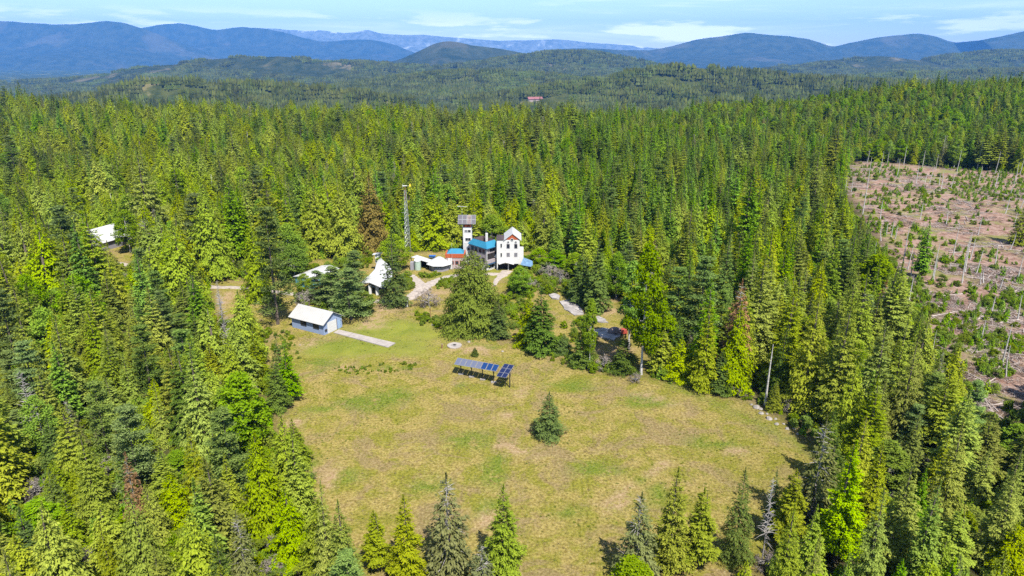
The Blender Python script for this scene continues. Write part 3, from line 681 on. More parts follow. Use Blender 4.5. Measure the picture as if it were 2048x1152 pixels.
# yard
T('spruce', 791, 619, 462, 29, 'dense dark fir standing beside the curved white-roofed building', 1)
T('pine', 703, 640, 535, 38, 'dark spreading pine leaning over the end of the blue garage', 2)
T('pine', 668, 615, 530, 30, 'dark pine between the blue garage and the teal building', 0)
T('broadleaf', 728, 628, 580, 22, 'dark round bushy tree beside the driveway below the curved roof', 0)
T('pine', 712, 585, 500, 24, 'pine standing between the teal building and the curved white roof', 1)
T('broadleaf', 612, 592, 548, 16, 'bright green leafy tree in front of the teal building', 0)
T('pine', 640, 606, 540, 22, 'small dark pine in front of the teal wall', 1)
T('broadleaf', 662, 596, 545, 18, 'small leafy tree against the teal wall', 3)
T('fir', 168, 560, 446, 32, 'fir hiding the outer end of the grey barn', 1)
T('cedar', 232, 560, 505, 22, 'young cedar on the lane side of the grey barn', 1)
T('broadleaf', 590, 560, 490, 30, 'bright green leafy tree behind the tall garage-corner pine', 2)
T('pine', 556, 648, 405, 38, 'very tall blue-green pine at the corner of the blue garage', 0)
T('cedar', 520, 610, 440, 30, 'tall yellow-green cedar beside the very tall garage-corner pine', 0)
T('broadleaf', 790, 540, 470, 30, 'bright leafy tree at the foot of the lattice tower', 2)
T('broadleaf', 1040, 592, 535, 20, 'round green apple tree below the tower house drive', 0)
T('broadleaf', 1078, 530, 496, 17, 'dark green round tree beside the blue lean-to roof', 2)
T('broadleaf', 1110, 545, 500, 18, 'yellow-green small tree beyond the blue lean-to roof', 1)
T('spruce', 1192, 630, 478, 26, 'tall dark fir beside the flat rock outcrop', 2)
T('spruce', 1162, 612, 497, 26, 'dark fir joined to the taller fir at the rock outcrop', 0)
T('broadleaf', 1232, 596, 505, 24, 'yellow-green leafy tree behind the rock outcrop firs', 0)
T('broadleaf', 1150, 560, 505, 18, 'light green leafy tree above the rock outcrop', 3)
T('fir', 948, 500, 412, 22, 'green fir directly behind the solar panel tower', 1)
T('broadleaf', 985, 498, 430, 30, 'bright green leafy tree behind the blue skirted roof', 2)
T('rusty_cedar', 748, 500, 345, 32, 'tall cedar with rusty orange crown behind the curved roof', 0)
T('cedar', 690, 510, 365, 38, 'tall bright cedar next to the rusty-topped tree', 0)
T('cedar', 635, 510, 355, 40, 'broad bright cedar behind the teal building', 2)
T('cedar', 870, 495, 385, 32, 'bright cedar between the lattice tower and the solar tower', 1)
T('cedar', 905, 492, 395, 24, 'cedar just behind the solar tower panels', 3)
T('cedar', 430, 555, 360, 46, 'very broad yellow-green cedar above the gravel drive', 2)
T('fir', 305, 480, 290, 46, 'towering dark fir behind the grey barn', 2)
T('olive_fir', 308, 560, 430, 32, 'dull brown-olive fir beside the barn lane', 0)
T('broadleaf', 262, 505, 420, 24, 'yellow-green leafy tree beside the grey barn', 0)
T('cedar', 385, 640, 550, 32, 'bright green young cedar below the gravel drive', 1)
T('larch', 408, 690, 545, 28, 'soft green larch beside the bare clearing below the drive', 0)
T('cedar', 497, 745, 580, 32, 'slim columnar cedar at the edge of the bare clearing', 3)
T('fir', 520, 770, 650, 24, 'green fir at the foot of the slim columnar cedar', 1)
T('bare_tree', 460, 735, 585, 20, 'bare grey dead tree beside the slim columnar cedar', 0)
T('bare_tree', 445, 640, 560, 10, 'thin bare dead tree in the clearing below the drive', 1)
# meadow's barn-side edge
T('spruce', 565, 790, 664, 16, 'slim dark fir tip rising before the blue garage', 2)
T('larch', 582, 800, 690, 26, 'fresh green young larch next to the slim dark fir tip', 2)
T('spruce', 560, 830, 712, 24, 'dark fir at the meadow edge under the fresh green larch', 0)
T('broadleaf', 500, 925, 745, 40, 'tall pale birch grove tree with white stems beside the meadow', 3)
T('broadleaf', 465, 905, 775, 30, 'birch with several white stems beside the pale birch', 1)
T('fir', 596, 945, 838, 32, 'dark layered fir leaning into the meadow edge', 0)
T('spruce', 590, 1000, 905, 40, 'dark blue-green fir below the layered meadow edge fir', 1)
T('bare_tree', 75, 885, 740, 24, 'bare white dead tree among the firs far from the meadow', 0)
# bottom edge
TT('fir', 746, 1020, 9, 27, 'small fir tip, first of the row along the bottom of the meadow', 3)
TT('fir', 806, 990, 13, 38, 'green fir second in the row along the bottom of the meadow', 1)
TT('olive_fir', 892, 945, 15, 52, 'thin grey-olive fir with bare lichen branches at the bottom of the meadow', 0)
TT('fir', 1007, 970, 13, 38, 'dark pointed fir standing apart at the bottom of the meadow', 1)
TT('olive_fir', 1285, 985, 13, 46, 'grey-green fir beside the dark shadow at the bottom of the meadow', 1)
TT('fir', 1358, 935, 15, 40, 'tall pointed fir at the bottom corner of the meadow', 1)
TT('fir', 1410, 975, 12, 34, 'green fir next to the tall pointed bottom corner fir', 3)
TT('spruce', 1492, 935, 14, 34, 'dark fir with a black shaded side at the meadow bottom corner', 1)
TT('bare_tree', 1548, 955, 13, 22, 'half bare grey tree among the firs at the meadow bottom corner', 1)
TT('spruce', 1555, 940, 10, 18, 'small dark fir tip beside the half bare grey tree', 2)
TT('olive_fir', 1655, 832, 18, 50, 'large pale olive fir at the near end of the boulder row', 0)
TT('larch', 1715, 880, 18, 48, 'large vivid green larch below the pale olive fir', 2)
TT('fir', 1590, 1010, 15, 46, 'yellow-olive fir below the half bare grey tree', 2)
TT('fir', 745 - 70, 1000, 14, 44, 'broad fir at the barn-side start of the bottom row', 0)
TT('fir', 640, 960, 16, 36, 'tall layered fir at the lower corner of the meadow', 2)
TT('dying_fir', 250, 905, 13, 22, 'small brown dying fir deep among green firs', 1)
TT('olive_fir', 960, 1085, 9, 40, 'low sprawling olive fir between two bottom row firs', 1)
TT('larch', 385, 955, 16, 46, 'vivid green young larch among dark firs', 0)
TT('fir', 380, 700, 19, 56, 'broad golden-olive fir in the middle of the barn-side woods', 2)
# the one live tree in the logged clearing, and a few near it
T('larch', 1838, 556, 446, 16, 'lone slim larch left standing in the logged clearing', 1)
T('fir', 2040, 490, 385, 26, 'dark fir clump at the far side of the logged clearing', 2)
T('thin', 1795, 655, 585, 14, 'thin leaning fir at the edge of the logged clearing', 0)
KINDMAP = {'olive_fir': 'thin_fir', 'thin': 'thin_fir'}
for t in TREES: t['kind'] = KINDMAP.get(t['kind'], t['kind'])

# --- everything else: jittered woods that leave the open ground, and the views the photograph has, free
MW, MH = 512, 288
yy_, xx_ = np.mgrid[0:MH, 0:MW]; IX, IY = (xx_ + .5) * 4, (yy_ + .5) * 4
def img_poly(p): return in_poly(p, IX, IY)
KEEP = [
 (img_poly([(530, 690), (606, 760), (590, 830), (610, 880), (645, 930), (640, 985), (670, 1025), (700, 1075), (740, 1085), (900, 1070), (1040, 1100), (1060, 1152), (1180, 1152), (1240, 1060), (1300, 1020), (1400, 1015), (1440, 1005), (1500, 975),
            (1590, 940), (1615, 890), (1580, 850), (1510, 800), (1440, 790), (1300, 765), (1160, 740), (1000, 680), (870, 645), (690, 660), (590, 655)]), 1e9),
 (img_poly([(1690, 338), (1720, 328), (2060, 352), (2060, 770), (2005, 815), (1975, 825), (1945, 750), (1900, 690), (1852, 640), (1825, 600), (1800, 540), (1745, 470), (1695, 400)]), 1e9),
 (img_poly([(186, 446), (205, 440), (250, 460), (250, 497), (215, 498)]), 222),
 (img_poly([(566, 600), (690, 600), (740, 590), (740, 660), (700, 690), (560, 680)]), 150),
 (img_poly([(735, 512), (775, 510), (820, 505), (890, 500), (912, 428), (956, 428), (960, 470), (1000, 475), (1027, 452), (1046, 465), (1062, 530), (1100, 560), (1250, 610), (1300, 690), (1000, 690), (820, 600), (740, 610)]), 200),
 (img_poly([(600, 530), (670, 525), (680, 560), (610, 570)]), 175),
 (img_poly([(804, 365), (830, 365), (832, 505), (804, 505)]), 217),
 (img_poly([(415, 568), (478, 566), (470, 640), (440, 660), (425, 640)]), 1e9),
 (img_poly([(218, 515), (270, 520), (268, 540), (220, 535)]), 1e9),
]
def silhouette(x, y, z, h, rad):
    px, py, w = project(np.array([[x, y, z], [x, y, z + h]])); r_ = rad * F_PX / w[0]
    y0, y1 = py[1] / 4, py[0] / 4; a, b = int(max(0, math.floor(y0))), int(min(MH, math.ceil(y1)))
    c, d = int(max(0, math.floor((min(px) - r_) / 4))), int(min(MW, math.ceil((max(px) + r_) / 4)))
    if a >= b or c >= d: return None
    f = (np.arange(a, b) + .5 - y0) / max(y1 - y0, 1e-6); cx = (px[1] + (px[0] - px[1]) * f) / 4; hw = np.clip(f * 1.25, 0, 1) ** .8 * r_ / 4 * .85 + .2
    m = np.abs((np.arange(c, d) + .5)[None, :] - cx[:, None]) <= hw[:, None]
    return slice(a, b), slice(c, d), m
rf = np.random.default_rng(4242)
def grid(y0, y1, st):
    out = []
    for y in np.arange(y0, y1, st):
        half = y * .86 + 45
        x = np.arange(-half, half, st); out.append(np.stack([x, np.full_like(x, y)], 1))
    p = np.vstack(out); return p + rf.uniform(-.42, .42, p.shape) * st
cand = np.vstack([grid(34, 150, 5.6), grid(150, 240, 5.6), grid(240, 430, 5.4), grid(430, 760, 5.8)])
cx, cy = cand[:, 0], cand[:, 1]
bad = in_poly(MEADOW, cx, cy) | in_poly(YARD, cx, cy) | in_poly(CUT, cx, cy) | in_poly(BARN, cx, cy)
bad |= cy > 640 + 60 * (fbm(cx / 260, cx * 0 + .3, 9, 2) - .5) + .12 * np.clip(cx, 0, 900) + 60
cand = cand[~bad]; cx, cy = cand[:, 0], cand[:, 1]
cz = gzv(cx, cy); na, nb_ = fbm(cx / 45, cy / 45, 81, 3), fbm(cx / 60, cy / 60, 83, 3)
ns, gap = sstep(.3, .7, fbm(cx / 38, cy / 38, 85, 3)), fbm(cx / 22, cy / 22, 87, 3)
KN = ['fir', 'spruce', 'cedar', 'larch', 'pine', 'broadleaf', 'thin_fir', 'dying_fir', 'snag']
order = np.argsort(cy)
hx = np.array([[t['x'], t['y'], t['rad']] for t in TREES])
for i in order:
    x, y = cx[i], cy[i]
    if np.any(np.hypot(hx[:, 0] - x, hx[:, 1] - y) < hx[:, 2] * .6 + .9): continue
    pxx = 1024 + F_PX * x / (y * CP + CZ * SP)
    if y < 82 and -13 < x < 13: continue
    if y > 420 and x > 60: w = [.12, .06, .10, .36, .02, .34, .01, .002, .004]
    elif pxx > 1150 and y > 150: w = [.22, .11, .12, .46, .03, .03, .015, .002, .003]
    elif pxx > 1150: w = [.42, .10, .14, .14, .05, .10, .03, .003, .002]
    elif y < 150: w = [.36, .13, .22, .10, .08, .07, .03, .003, .001]
    else: w = [.16, .10, .44, .19, .03, .05, .02, .002, .002]
    w = np.array(w); w[2] *= .3 + 1.6 * sstep(.35, .6, na[i]); w[3] *= .3 + 1.7 * sstep(.4, .62, nb_[i]); w[0] *= .5 + 1.1 * sstep(.6, .4, na[i]); w /= w.sum()
    if y > 230 and pxx < 1180 and rf.random() < .30: continue
    k = KN[rf.choice(9, p=w)]
    H = {'fir': 19, 'spruce': 19, 'cedar': 17, 'larch': 19.5, 'pine': 19, 'broadleaf': 13.5, 'thin_fir': 15, 'dying_fir': 14, 'snag': 14}[k]
    h = H * (.56 + .62 * rf.random()) * (.82 if (y > 420 and x > 60) else 1.0) * (.92 if y < 150 else 1)
    h *= .80 + .42 * ns[i]
    if rf.random() < .16: h *= .6
    if y > 160 and rf.random() < .05: h *= 1.3
    if y > 170 and gap[i] > .70 and rf.random() < .75: continue
    R = {'fir': 3.0, 'spruce': 2.6, 'cedar': 3.3, 'larch': 2.25, 'pine': 3.1, 'broadleaf': 3.0, 'thin_fir': 2.1, 'dying_fir': 1.7, 'snag': .6}[k] * (h / H) ** .8 * (.85 + .35 * rf.random()) * (1.12 if y < 150 else (1.25 if pxx < 1180 else 1.12))
    ok = True; z = cz[i]
    for shrink in (1, .72, .5):
        s = silhouette(x, y, z, h * shrink, R * shrink); ok = True
        if s is None: break
        tot = max(s[2].sum(), 1)
        for km, lim in KEEP:
            if y < lim:
                hit = (km[s[0], s[1]] & s[2]).sum()
                if hit > .05 * tot and hit >= 2: ok = False; break
        if ok: h *= shrink; R *= shrink; break
    if not ok: continue
    TREES.append(dict(kind=k, x=x, y=y, h=h, rad=R, label=None, var=None, hand=False))
# --- how much of each tree the photograph shows
seen = np.zeros((MH, MW), bool)
for t in sorted(TREES, key=lambda q: q['y']):
    t['z'] = gz1(t['x'], t['y']); s = silhouette(t['x'], t['y'], t['z'], t['h'], t['rad']); t['vis'] = 0
    if s is None: continue
    m = s[2] & ~seen[s[0], s[1]]; t['vis'] = int(m.sum()); seen[s[0], s[1]] |= m
    if t['vis']:
        yy, xx = np.nonzero(m); t['cen'] = ((xx.mean() + s[1].start) * 4, (yy.mean() + s[0].start) * 4)
SINGLE = [t for t in TREES if t['hand']] + sorted([t for t in TREES if not t['hand'] and t['vis'] > 6], key=lambda q: -q['vis'])[:330]
sid = {id(t) for t in SINGLE}
MASS = [t for t in TREES if id(t) not in sid]
def pick_shape(t):
    v = BYKIND[t['kind']]; return PROTOS[v[t['var'] % len(v)] if t['var'] is not None else v[int(rf.integers(len(v)))]]
pts, rots, scs, ids = [], [], [], []
for t in MASS:
    q = pick_shape(t); pts.append((t['x'], t['y'], t['z'])); rots.append((rf.normal(0, .02), rf.normal(0, .02), rf.random() * 6.28)); k = t['rad'] / q.R; scs.append((k, k, t['h'] / q.H)); ids.append(q.index)
scatter('forest', pts, rots, scs, ids, SHAPES, 'dense mixed conifer forest stretching behind the homestead to the ridge', 'forest')
# --- single trees
NAMES = {'rusty_cedar': 'cedar_tree', 'great_cedar': 'cedar_tree', 'fir': 'fir_tree', 'spruce': 'dark_fir_tree', 'cedar': 'cedar_tree', 'larch': 'larch_tree', 'pine': 'pine_tree', 'broadleaf': 'leafy_tree', 'thin_fir': 'thin_fir_tree', 'dying_fir': 'dying_fir_tree', 'snag': 'dead_tree', 'bare_tree': 'bare_tree', 'sapling': 'fir_sapling'}
LOOK = {'fir': 'olive green fir', 'spruce': 'dark green fir', 'cedar': 'yellow-green cedar', 'larch': 'soft green larch', 'pine': 'blue-green pine', 'broadleaf': 'bright leafy tree', 'thin_fir': 'thin grey-olive fir', 'dying_fir': 'rusty dying fir', 'snag': 'bare dead trunk'}
CATS = {'rusty_cedar': 'cedar', 'great_cedar': 'cedar', 'fir': 'fir', 'spruce': 'fir', 'cedar': 'cedar', 'larch': 'larch', 'pine': 'pine', 'broadleaf': 'tree', 'thin_fir': 'fir', 'dying_fir': 'fir', 'snag': 'dead tree', 'bare_tree': 'dead tree', 'sapling': 'fir'}
MARKS = [('the grey barn', 215, 470), ('the blue garage', 630, 640), ('the birch grove', 490, 830), ('the bare white tree', 70, 800), ('the solar tower', 935, 480), ('the lattice tower', 815, 430), ('the white gabled house', 1025, 500),
         ('the logged clearing', 1720, 480), ('the corner boulders', 1560, 840), ('the white pine', 1395, 600), ('the teal building', 640, 545), ('the vivid green larch', 1715, 960), ('the bottom row of firs', 850, 1060), ('the golden-olive fir', 380, 780),
         ('the young larch', 385, 1010), ('the tall cottonwood', 1282, 620), ('the lone slim larch', 1838, 500), ('the towering barn fir', 305, 380), ('the red-roofed lodge', 1068, 230), ('the clearing end', 1960, 300)]
ORD = ['first', 'second', 'third', 'fourth', 'fifth', 'sixth', 'seventh', 'eighth', 'ninth', 'tenth', 'eleventh', 'twelfth', 'thirteenth', 'fourteenth', 'fifteenth', 'sixteenth', 'seventeenth', 'eighteenth', 'nineteenth', 'twentieth']
cells = {}
for t in SINGLE:
    if t['label']: continue
    a, b = t.get('cen', (1024, 500)); q = min(MARKS, key=lambda m: (m[1] - a) ** 2 + 1.6 * (m[2] - b) ** 2)
    dx, dy = a - q[1], b - q[2]
    side = ('towards the clearing' if dx > 0 else 'towards the barn') if abs(dx) > abs(dy) * 1.1 else ('behind it' if dy < 0 else 'in front of it')
    if q[0] == 'the grey barn' and side == 'towards the barn': side = 'on its outer side'
    if q[0] in ('the logged clearing', 'the clearing end') and side == 'towards the clearing': side = 'along its far edge'
    cells.setdefault((t['kind'], q[0], side), []).append((math.hypot(dx, dy), t))
for (kd, mk, sd), L in cells.items():
    L.sort(key=lambda e: e[0])
    for j, (_, t) in enumerate(L):
        o_ = ORD[min(j, 19)] if len(L) > 1 else ''
        tall = 'tall ' if t['h'] > 19.5 else ('short ' if t['h'] < 10 else '')
        t['label'] = (tall + LOOK[kd] + ', ' + o_ + ' from ' + mk + ', ' + sd) if o_ else tall + LOOK[kd] + ' out from ' + mk + ', ' + sd
for t in SINGLE:
    q = pick_shape(t); k = t['rad'] / q.R
    o = empty(NAMES[t['kind']], (t['x'], t['y'], t['z']), rf.random() * 6.28, (k, k, t['h'] / q.H))
    tag(o, t['label'], CATS[t['kind']], 'trees standing singly around the meadow and yard' if t['hand'] else 'trees at the front of the forest')
    link('trunk', q.trunk, o)
    if q.crown: link('crown', q.crown, o)
print('trees', len(TREES), 'single', len(SINGLE), 'mass', len(MASS))
# ------------------------------------------------------------------ materials of the buildings and small things
def glassy(name, col, rough=.08):
    m, nt, out = new_mat(name); t = NT(nt); p = t.n('ShaderNodeBsdfPrincipled'); p.inputs['Base Color'].default_value = col + (1,)
    p.inputs['Roughness'].default_value = rough; p.inputs['Specular IOR Level'].default_value = .35; t.l(p.outputs[0], out.inputs[0]); return m
M['white_metal'] = plain('white_metal_roof', (.42, .415, .405), .6, .06, .6, spec=.4)
M['cream_metal'] = plain('cream_metal_roof', (.36, .35, .325), .6, .05, .6, spec=.4)
M['white_wall'] = plain('white_stucco', (.53, .52, .49), .9, .025, .8)
M['shade_mauve_wall'] = plain('shade_mauve_stucco', (.29, .25, .25), .9, .1, .8)  # courtyard walls: shade of the blue awning mixed into the mauve
M['grey_wall'] = plain('grey_siding', (.24, .225, .24), .85, .1, 1.2, stretch=(1, 1, 6))
M['pink_wall'] = plain('pale_pink_wall', (.34, .27, .26), .9, .1, .8)
M['blue_wall'] = plain('pale_blue_siding', (.23, .29, .42), .8, .07, 1.0, stretch=(1, 1, 7))
M['teal_wall'] = plain('teal_siding', (.06, .22, .30), .8, .15, 1.0)
M['blue_roof'] = plain('blue_metal_roof', (.022, .165, .265), .55, .08, .5, spec=.4)
M['blue_trim'] = plain('dark_blue_trim', (.03, .08, .16), .6, .1, 1)
M['dusty_blue_roof'] = plain('dusty_blue_plastic_roof', (.10, .18, .28), .6, .25, 1.4)
M['brown_roof'] = plain('dark_brown_roof', (.060, .042, .040), .7, .25, .8)
M['red_wood'] = plain('orange_red_boards', (.34, .075, .025), .8, .15, 1.5, stretch=(6, 6, 1))
M['shade_and_ash'] = plain('shade_and_ash_black', (.020, .018, .017), .9, .3, .8)  # near-black for shade painted into openings, and for the ash
M['window'] = glassy('dark_window_glass', (.020, .025, .032))
M['pale_window'] = glassy('curtained_window_glass', (.16, .16, .17), .2)
M['steel'] = plain('galvanised_steel', (.42, .42, .43), .5, .15, 2, metal=.6)
M['rust'] = plain('rusty_steel', (.22, .075, .035), .85, .3, 2)
M['yellow'] = plain('yellow_paint', (.65, .50, .03), .6, .1, 2)
M['dark_steel'] = plain('dark_frame_steel', (.05, .048, .046), .6, .2, 2, metal=.3)
M['concrete'] = plain('weathered_concrete', (.30, .265, .235), .95, .14, .7, bump=.2)
M['gravel'] = plain('pale_gravel', (.32, .27, .225), .98, .22, 1.2, bump=.6)
M['rock'] = plain('pale_granite', (.27, .245, .225), .95, .35, .55, bump=.7)
M['boulder'] = plain('white_boulder', (.24, .215, .19), .95, .25, .9, bump=.6)
M['cell_pale'] = glassy('faded_grey_solar_cell', (.105, .115, .16), .5)
M['cell_blue'] = glassy('bright_blue_solar_cell', (.008, .034, .120), .3)
M['cell_navy'] = glassy('navy_solar_cell', (.012, .018, .060), .25)
M['cell_grey'] = glassy('slate_solar_cell', (.075, .068, .078), .5)
M['alu'] = plain('aluminium_frame', (.25, .255, .27), .7, .05, 3, metal=.2)
M['mint'] = plain('pale_mint_paint', (.32, .40, .32), .7, .08, 1.5)
M['tarp'] = plain('faded_brown_tarp', (.17, .13, .12), .7, .3, 1.2)
M['red_paint'] = plain('faded_red_paint', (.34, .06, .04), .6, .2, 2)
M['blue_paint'] = plain('blue_plastic', (.03, .12, .38), .5, .1, 2)
M['post_wood'] = plain('brown_post_wood', (.20, .11, .055), .9, .3, 3)

def frame_on(ax, ay, bx, by):
    """Empty-space basis of a wall that runs from a to b: returns (origin, unit along, unit outward to the viewer's side)"""
    a, b = Vector((ax, ay, 0)), Vector((bx, by, 0)); u = (b - a).normalized(); n = Vector((u.y, -u.x, 0)); return a, u, n
def wall_box(mb, fr, s0, s1, z0, z1, d0, d1):
    """box on a wall frame: along s0..s1, height z0..z1, outward depth d0..d1"""
    a, u, n = fr; P = []
    for z in (z0, z1):
        for s, d in ((s0, d1), (s1, d1), (s1, d0), (s0, d0)): q = a + u * s + n * d; P.append((q.x, q.y, z))
    return mb.add(P, [(0, 3, 2, 1), (4, 5, 6, 7), (0, 1, 5, 4), (1, 2, 6, 5), (2, 3, 7, 6), (3, 0, 4, 7)])
def window(parent, fr, s, z, w, h, mat='window', trim='white_wall', name='window'):
    o = wall_box(MB(), fr, s - w / 2, s + w / 2, z, z + h, -.05, .03).build(name, M[mat], parent); t = .07; mb = MB()
    wall_box(mb, fr, s - w / 2 - t, s - w / 2, z - t, z + h + t, -.04, .06); wall_box(mb, fr, s + w / 2, s + w / 2 + t, z - t, z + h + t, -.04, .06)
    wall_box(mb, fr, s - w / 2, s + w / 2, z + h, z + h + t, -.04, .06); wall_box(mb, fr, s - w / 2, s + w / 2, z - t, z, -.04, .08)
    if w > 1.0: wall_box(mb, fr, s - .025, s + .025, z, z + h, .031, .05)
    mb.build('frame', M[trim], o); return o
def root(name, label, cat, group=None): return tag(empty(name, (0, 0, 0)), label, cat, group)
def place(o, x, y):
    """move a thing's Empty to its base; its parts were modelled in world coordinates"""
    z = 0.0; o.location = (x, y, z)
    for c in o.children: c.location = (c.location.x - x, c.location.y - y, c.location.z - z)
def gable_roof(fr, L, D, eave, rise, over, t, seams=.6, back_only=False):
    """two plates and standing seams over a box L long (along), D deep (away from the viewer)"""
    a, u, n = fr; mb = MB()
    def pt(s, d, z): q = a + u * s - n * d; return (q.x, q.y, z)
    k = rise / (D / 2); e = eave - over * k
    f = [pt(-over, -over, e), pt(L + over, -over, e), pt(L + over, D / 2, eave + rise), pt(-over, D / 2, eave + rise)]
    b = [pt(-over, D / 2, eave + rise), pt(L + over, D / 2, eave + rise), pt(L + over, D + over, e), pt(-over, D + over, e)]
    for q in (f, b): mb.slab([(p[0], p[1], p[2] + t) for p in q], t)
    if seams:
        for s in np.arange(-over + .05, L + over, seams):
            for (d0, z0, d1, z1) in ((-over, e, D / 2, eave + rise), (D + over, e, D / 2, eave + rise)):
                p0, p1 = Vector(pt(s, d0, z0 + t)), Vector(pt(s, d1, z1 + t)); q0, q1 = Vector(pt(s + .05, d0, z0 + t)), Vector(pt(s + .05, d1, z1 + t)); h = Vector((0, 0, .04))
                mb.add([p0, q0, q1, p1, p0 + h, q0 + h, q1 + h, p1 + h], [(4, 5, 6, 7), (0, 1, 5, 4), (1, 2, 6, 5), (2, 3, 7, 6), (3, 0, 4, 7)])
    return mb
def gable_walls(fr, L, D, eave, rise, z0=-.4):
    a, u, n = fr
    def pt(s, d, z): q = a + u * s - n * d; return (q.x, q.y, z)
    V = [pt(0, 0, z0), pt(L, 0, z0), pt(L, D, z0), pt(0, D, z0), pt(0, 0, eave), pt(L, 0, eave), pt(L, D, eave), pt(0, D, eave), pt(0, D / 2, eave + rise), pt(L, D / 2, eave + rise)]
    return MB().add(V, [(3, 2, 1, 0), (0, 1, 5, 4), (1, 2, 6, 9, 5), (2, 3, 7, 6), (3, 0, 4, 8, 7)])

# ------------------------------------------------------------------ the blue garage and its drive
NX, NY = -43.9, 147.2; ux, uy = -.868, .497; GL, GD = 10.3, 6.1
gar = root('garage', 'pale blue garage with a cream metal gable roof beside the meadow', 'garage')
fl = frame_on(NX + ux * GL, NY + uy * GL, NX, NY)                       # long side, away to the near corner
gable_walls(fl, GL, GD, 3.0, 1.9).build('wall', M['blue_wall'], gar)
rf_ = gable_roof(fl, GL, GD, 3.0, 1.9, .55, .08).build('roof', M['cream_metal'], gar)
window(gar, fl, GL * .38, 1.25, 1.7, 1.1, trim='dark_steel'); window(gar, fl, GL * .77, 1.25, 1.7, 1.1, trim='dark_steel')
bx_, by_ = -uy, -ux                                                     # along the gable end, near corner to far corner
bx_, by_ = .497, .868
fg = frame_on(NX, NY, NX + bx_ * GD, NY + by_ * GD)
door = MB()
for k in range(4): wall_box(door, fg, 1.25, 4.25, .02 + k * .68, .02 + k * .68 + .66, -.05, .05)
door.build('garage_door', M['white_wall'], gar, 'white sectional roll-up door')
wall_box(MB(), fg, 4.27, 4.36, 0, 2.9, -.05, .07).build('door_post', M['dark_steel'], gar)
d2 = wall_box(MB(), fg, 4.75, 5.6, .02, 2.1, -.05, .05).build('door', M['teal_wall'], gar, 'small blue side door'); d2.data.materials[0] = plain('door_blue', (.25, .36, .50))
wall_box(MB(), fg, 5.42, 5.5, .95, 1.05, .05, .12).build('handle', M['steel'], d2)
wall_box(MB(), fg, .35, .95, .9, 1.35, .0, .22).build('meter_box', M['dark_steel'], gar)
MB().tube((NX + bx_ * 3, NY + by_ * 3, 4.9), (NX + bx_ * 3, NY + by_ * 3, 6.0), .04).build('vent_pipe', M['steel'], gar)
place(gar, NX, NY)
drv = root('driveway', None, None); drv['kind'] = 'structure'
q = [G(667, 666), G(776, 695.5), G(791, 687), G(677.5, 660)]
for k, (f0, f1) in enumerate(((0, .27), (.275, .52), (.525, .77), (.775, 1))):
    a, b, c, d = q[0].lerp(q[1], f0), q[0].lerp(q[1], f1), q[3].lerp(q[2], f1), q[3].lerp(q[2], f0); z = .16 + .006 * k
    MB().slab([(p.x, p.y, z) for p in (a, b, c, d)], .4).build('concrete_slab', M['concrete'], drv)

# ------------------------------------------------------------------ grey barn
barn = root('barn', 'grey barn with a bright white metal roof in a forest gap', 'barn')
e_ = Vector((.30, .954, 0)).normalized(); A_ = Vector((-136.0, 219.5, 0)); BL, BD = 11.0, 13.0
fb = frame_on(A_.x, A_.y, A_.x + e_.x * BL, A_.y + e_.y * BL)
gable_walls(fb, BL, BD, 3.2, 3.2).build('wall', M['grey_wall'], barn)
gable_roof(fb, BL, BD, 3.2, 3.2, .7, .1, .8).build('roof', M['white_metal'], barn)
wall_box(MB(), fb, 7.5, 10.0, .02, 2.4, -.05, .05).build('door', M['shade_and_ash'], barn)
place(barn, A_.x, A_.y)

# ------------------------------------------------------------------ teal building under the pines
teal = root('teal_outbuilding', 'teal outbuilding with a white roof half hidden by pines', 'building')
p0, p1 = G(623, 558, 3), G(675, 537, 3); ft = frame_on(p0.x, p0.y, p1.x, p1.y); TL_ = (p1 - p0).length
gable_walls(ft, TL_, 6.0, 2.9, .55).build('wall', M['teal_wall'], teal)
gable_roof(ft, TL_, 6.0, 2.9, .55, .4, .1, .9).build('roof', M['white_metal'], teal)
for s in (2, 5, 8): window(teal, ft, s, 1.1, 1.0, 1.0)
place(teal, p0.x, p0.y)

# ------------------------------------------------------------------ curved white roof building
cur = root('curved_roof_house', 'low white building with a curving swept roof beside the dense dark fir', 'building')
left_e = [G(718, 566, 2.9), G(738, 551, 3.4), G(750, 538, 3.8), G(753, 526, 4.0), G(757, 518, 4.1)]
right_e = [G(763, 575, 2.9), G(783, 558, 3.1), G(786, 545, 3.4), G(780, 532, 3.8), G(768, 522, 4.1)]
mbr = MB(); NS = 16
def bez(L, f):
    x = f * (len(L) - 1); i = min(int(x), len(L) - 2); return L[i].lerp(L[i + 1], x - i)
for i in range(NS):
    f0, f1 = i / NS, (i + 1) / NS; a0, a1, b0, b1 = bez(left_e, f0), bez(left_e, f1), bez(right_e, f0), bez(right_e, f1)
    m0, m1 = a0.lerp(b0, .5) + Vector((0, 0, .75)), a1.lerp(b1, .5) + Vector((0, 0, .75))
    mbr.slab([a0, m0, m1, a1], .14); mbr.slab([m0, b0, b1, m1], .14)
mbr.build('roof', M['white_metal'], cur)
mbw = MB()
for i in range(NS):
    f0, f1 = i / NS, (i + 1) / NS; lo, hi = .10, .86
    a0, a1, b0, b1 = bez(left_e, f0), bez(left_e, f1), bez(right_e, f0), bez(right_e, f1)
    if i < 4: continue
    c = [a0.lerp(b0, lo), a0.lerp(b0, hi), a1.lerp(b1, hi), a1.lerp(b1, lo)]
    mbw.prism([(p.x, p.y) for p in c], -.3, [p.z - .22 for p in c])
mbw.build('wall', M['white_wall'], cur)
for px_, py_ in ((755, 590), (722, 583), (741, 588)): 
    g = G(px_, py_); MB().box(g.x - .35, g.x + .35, g.y - .3, g.y + .3, -.3, 2.75).build('porch_pillar', M['white_wall'], cur)
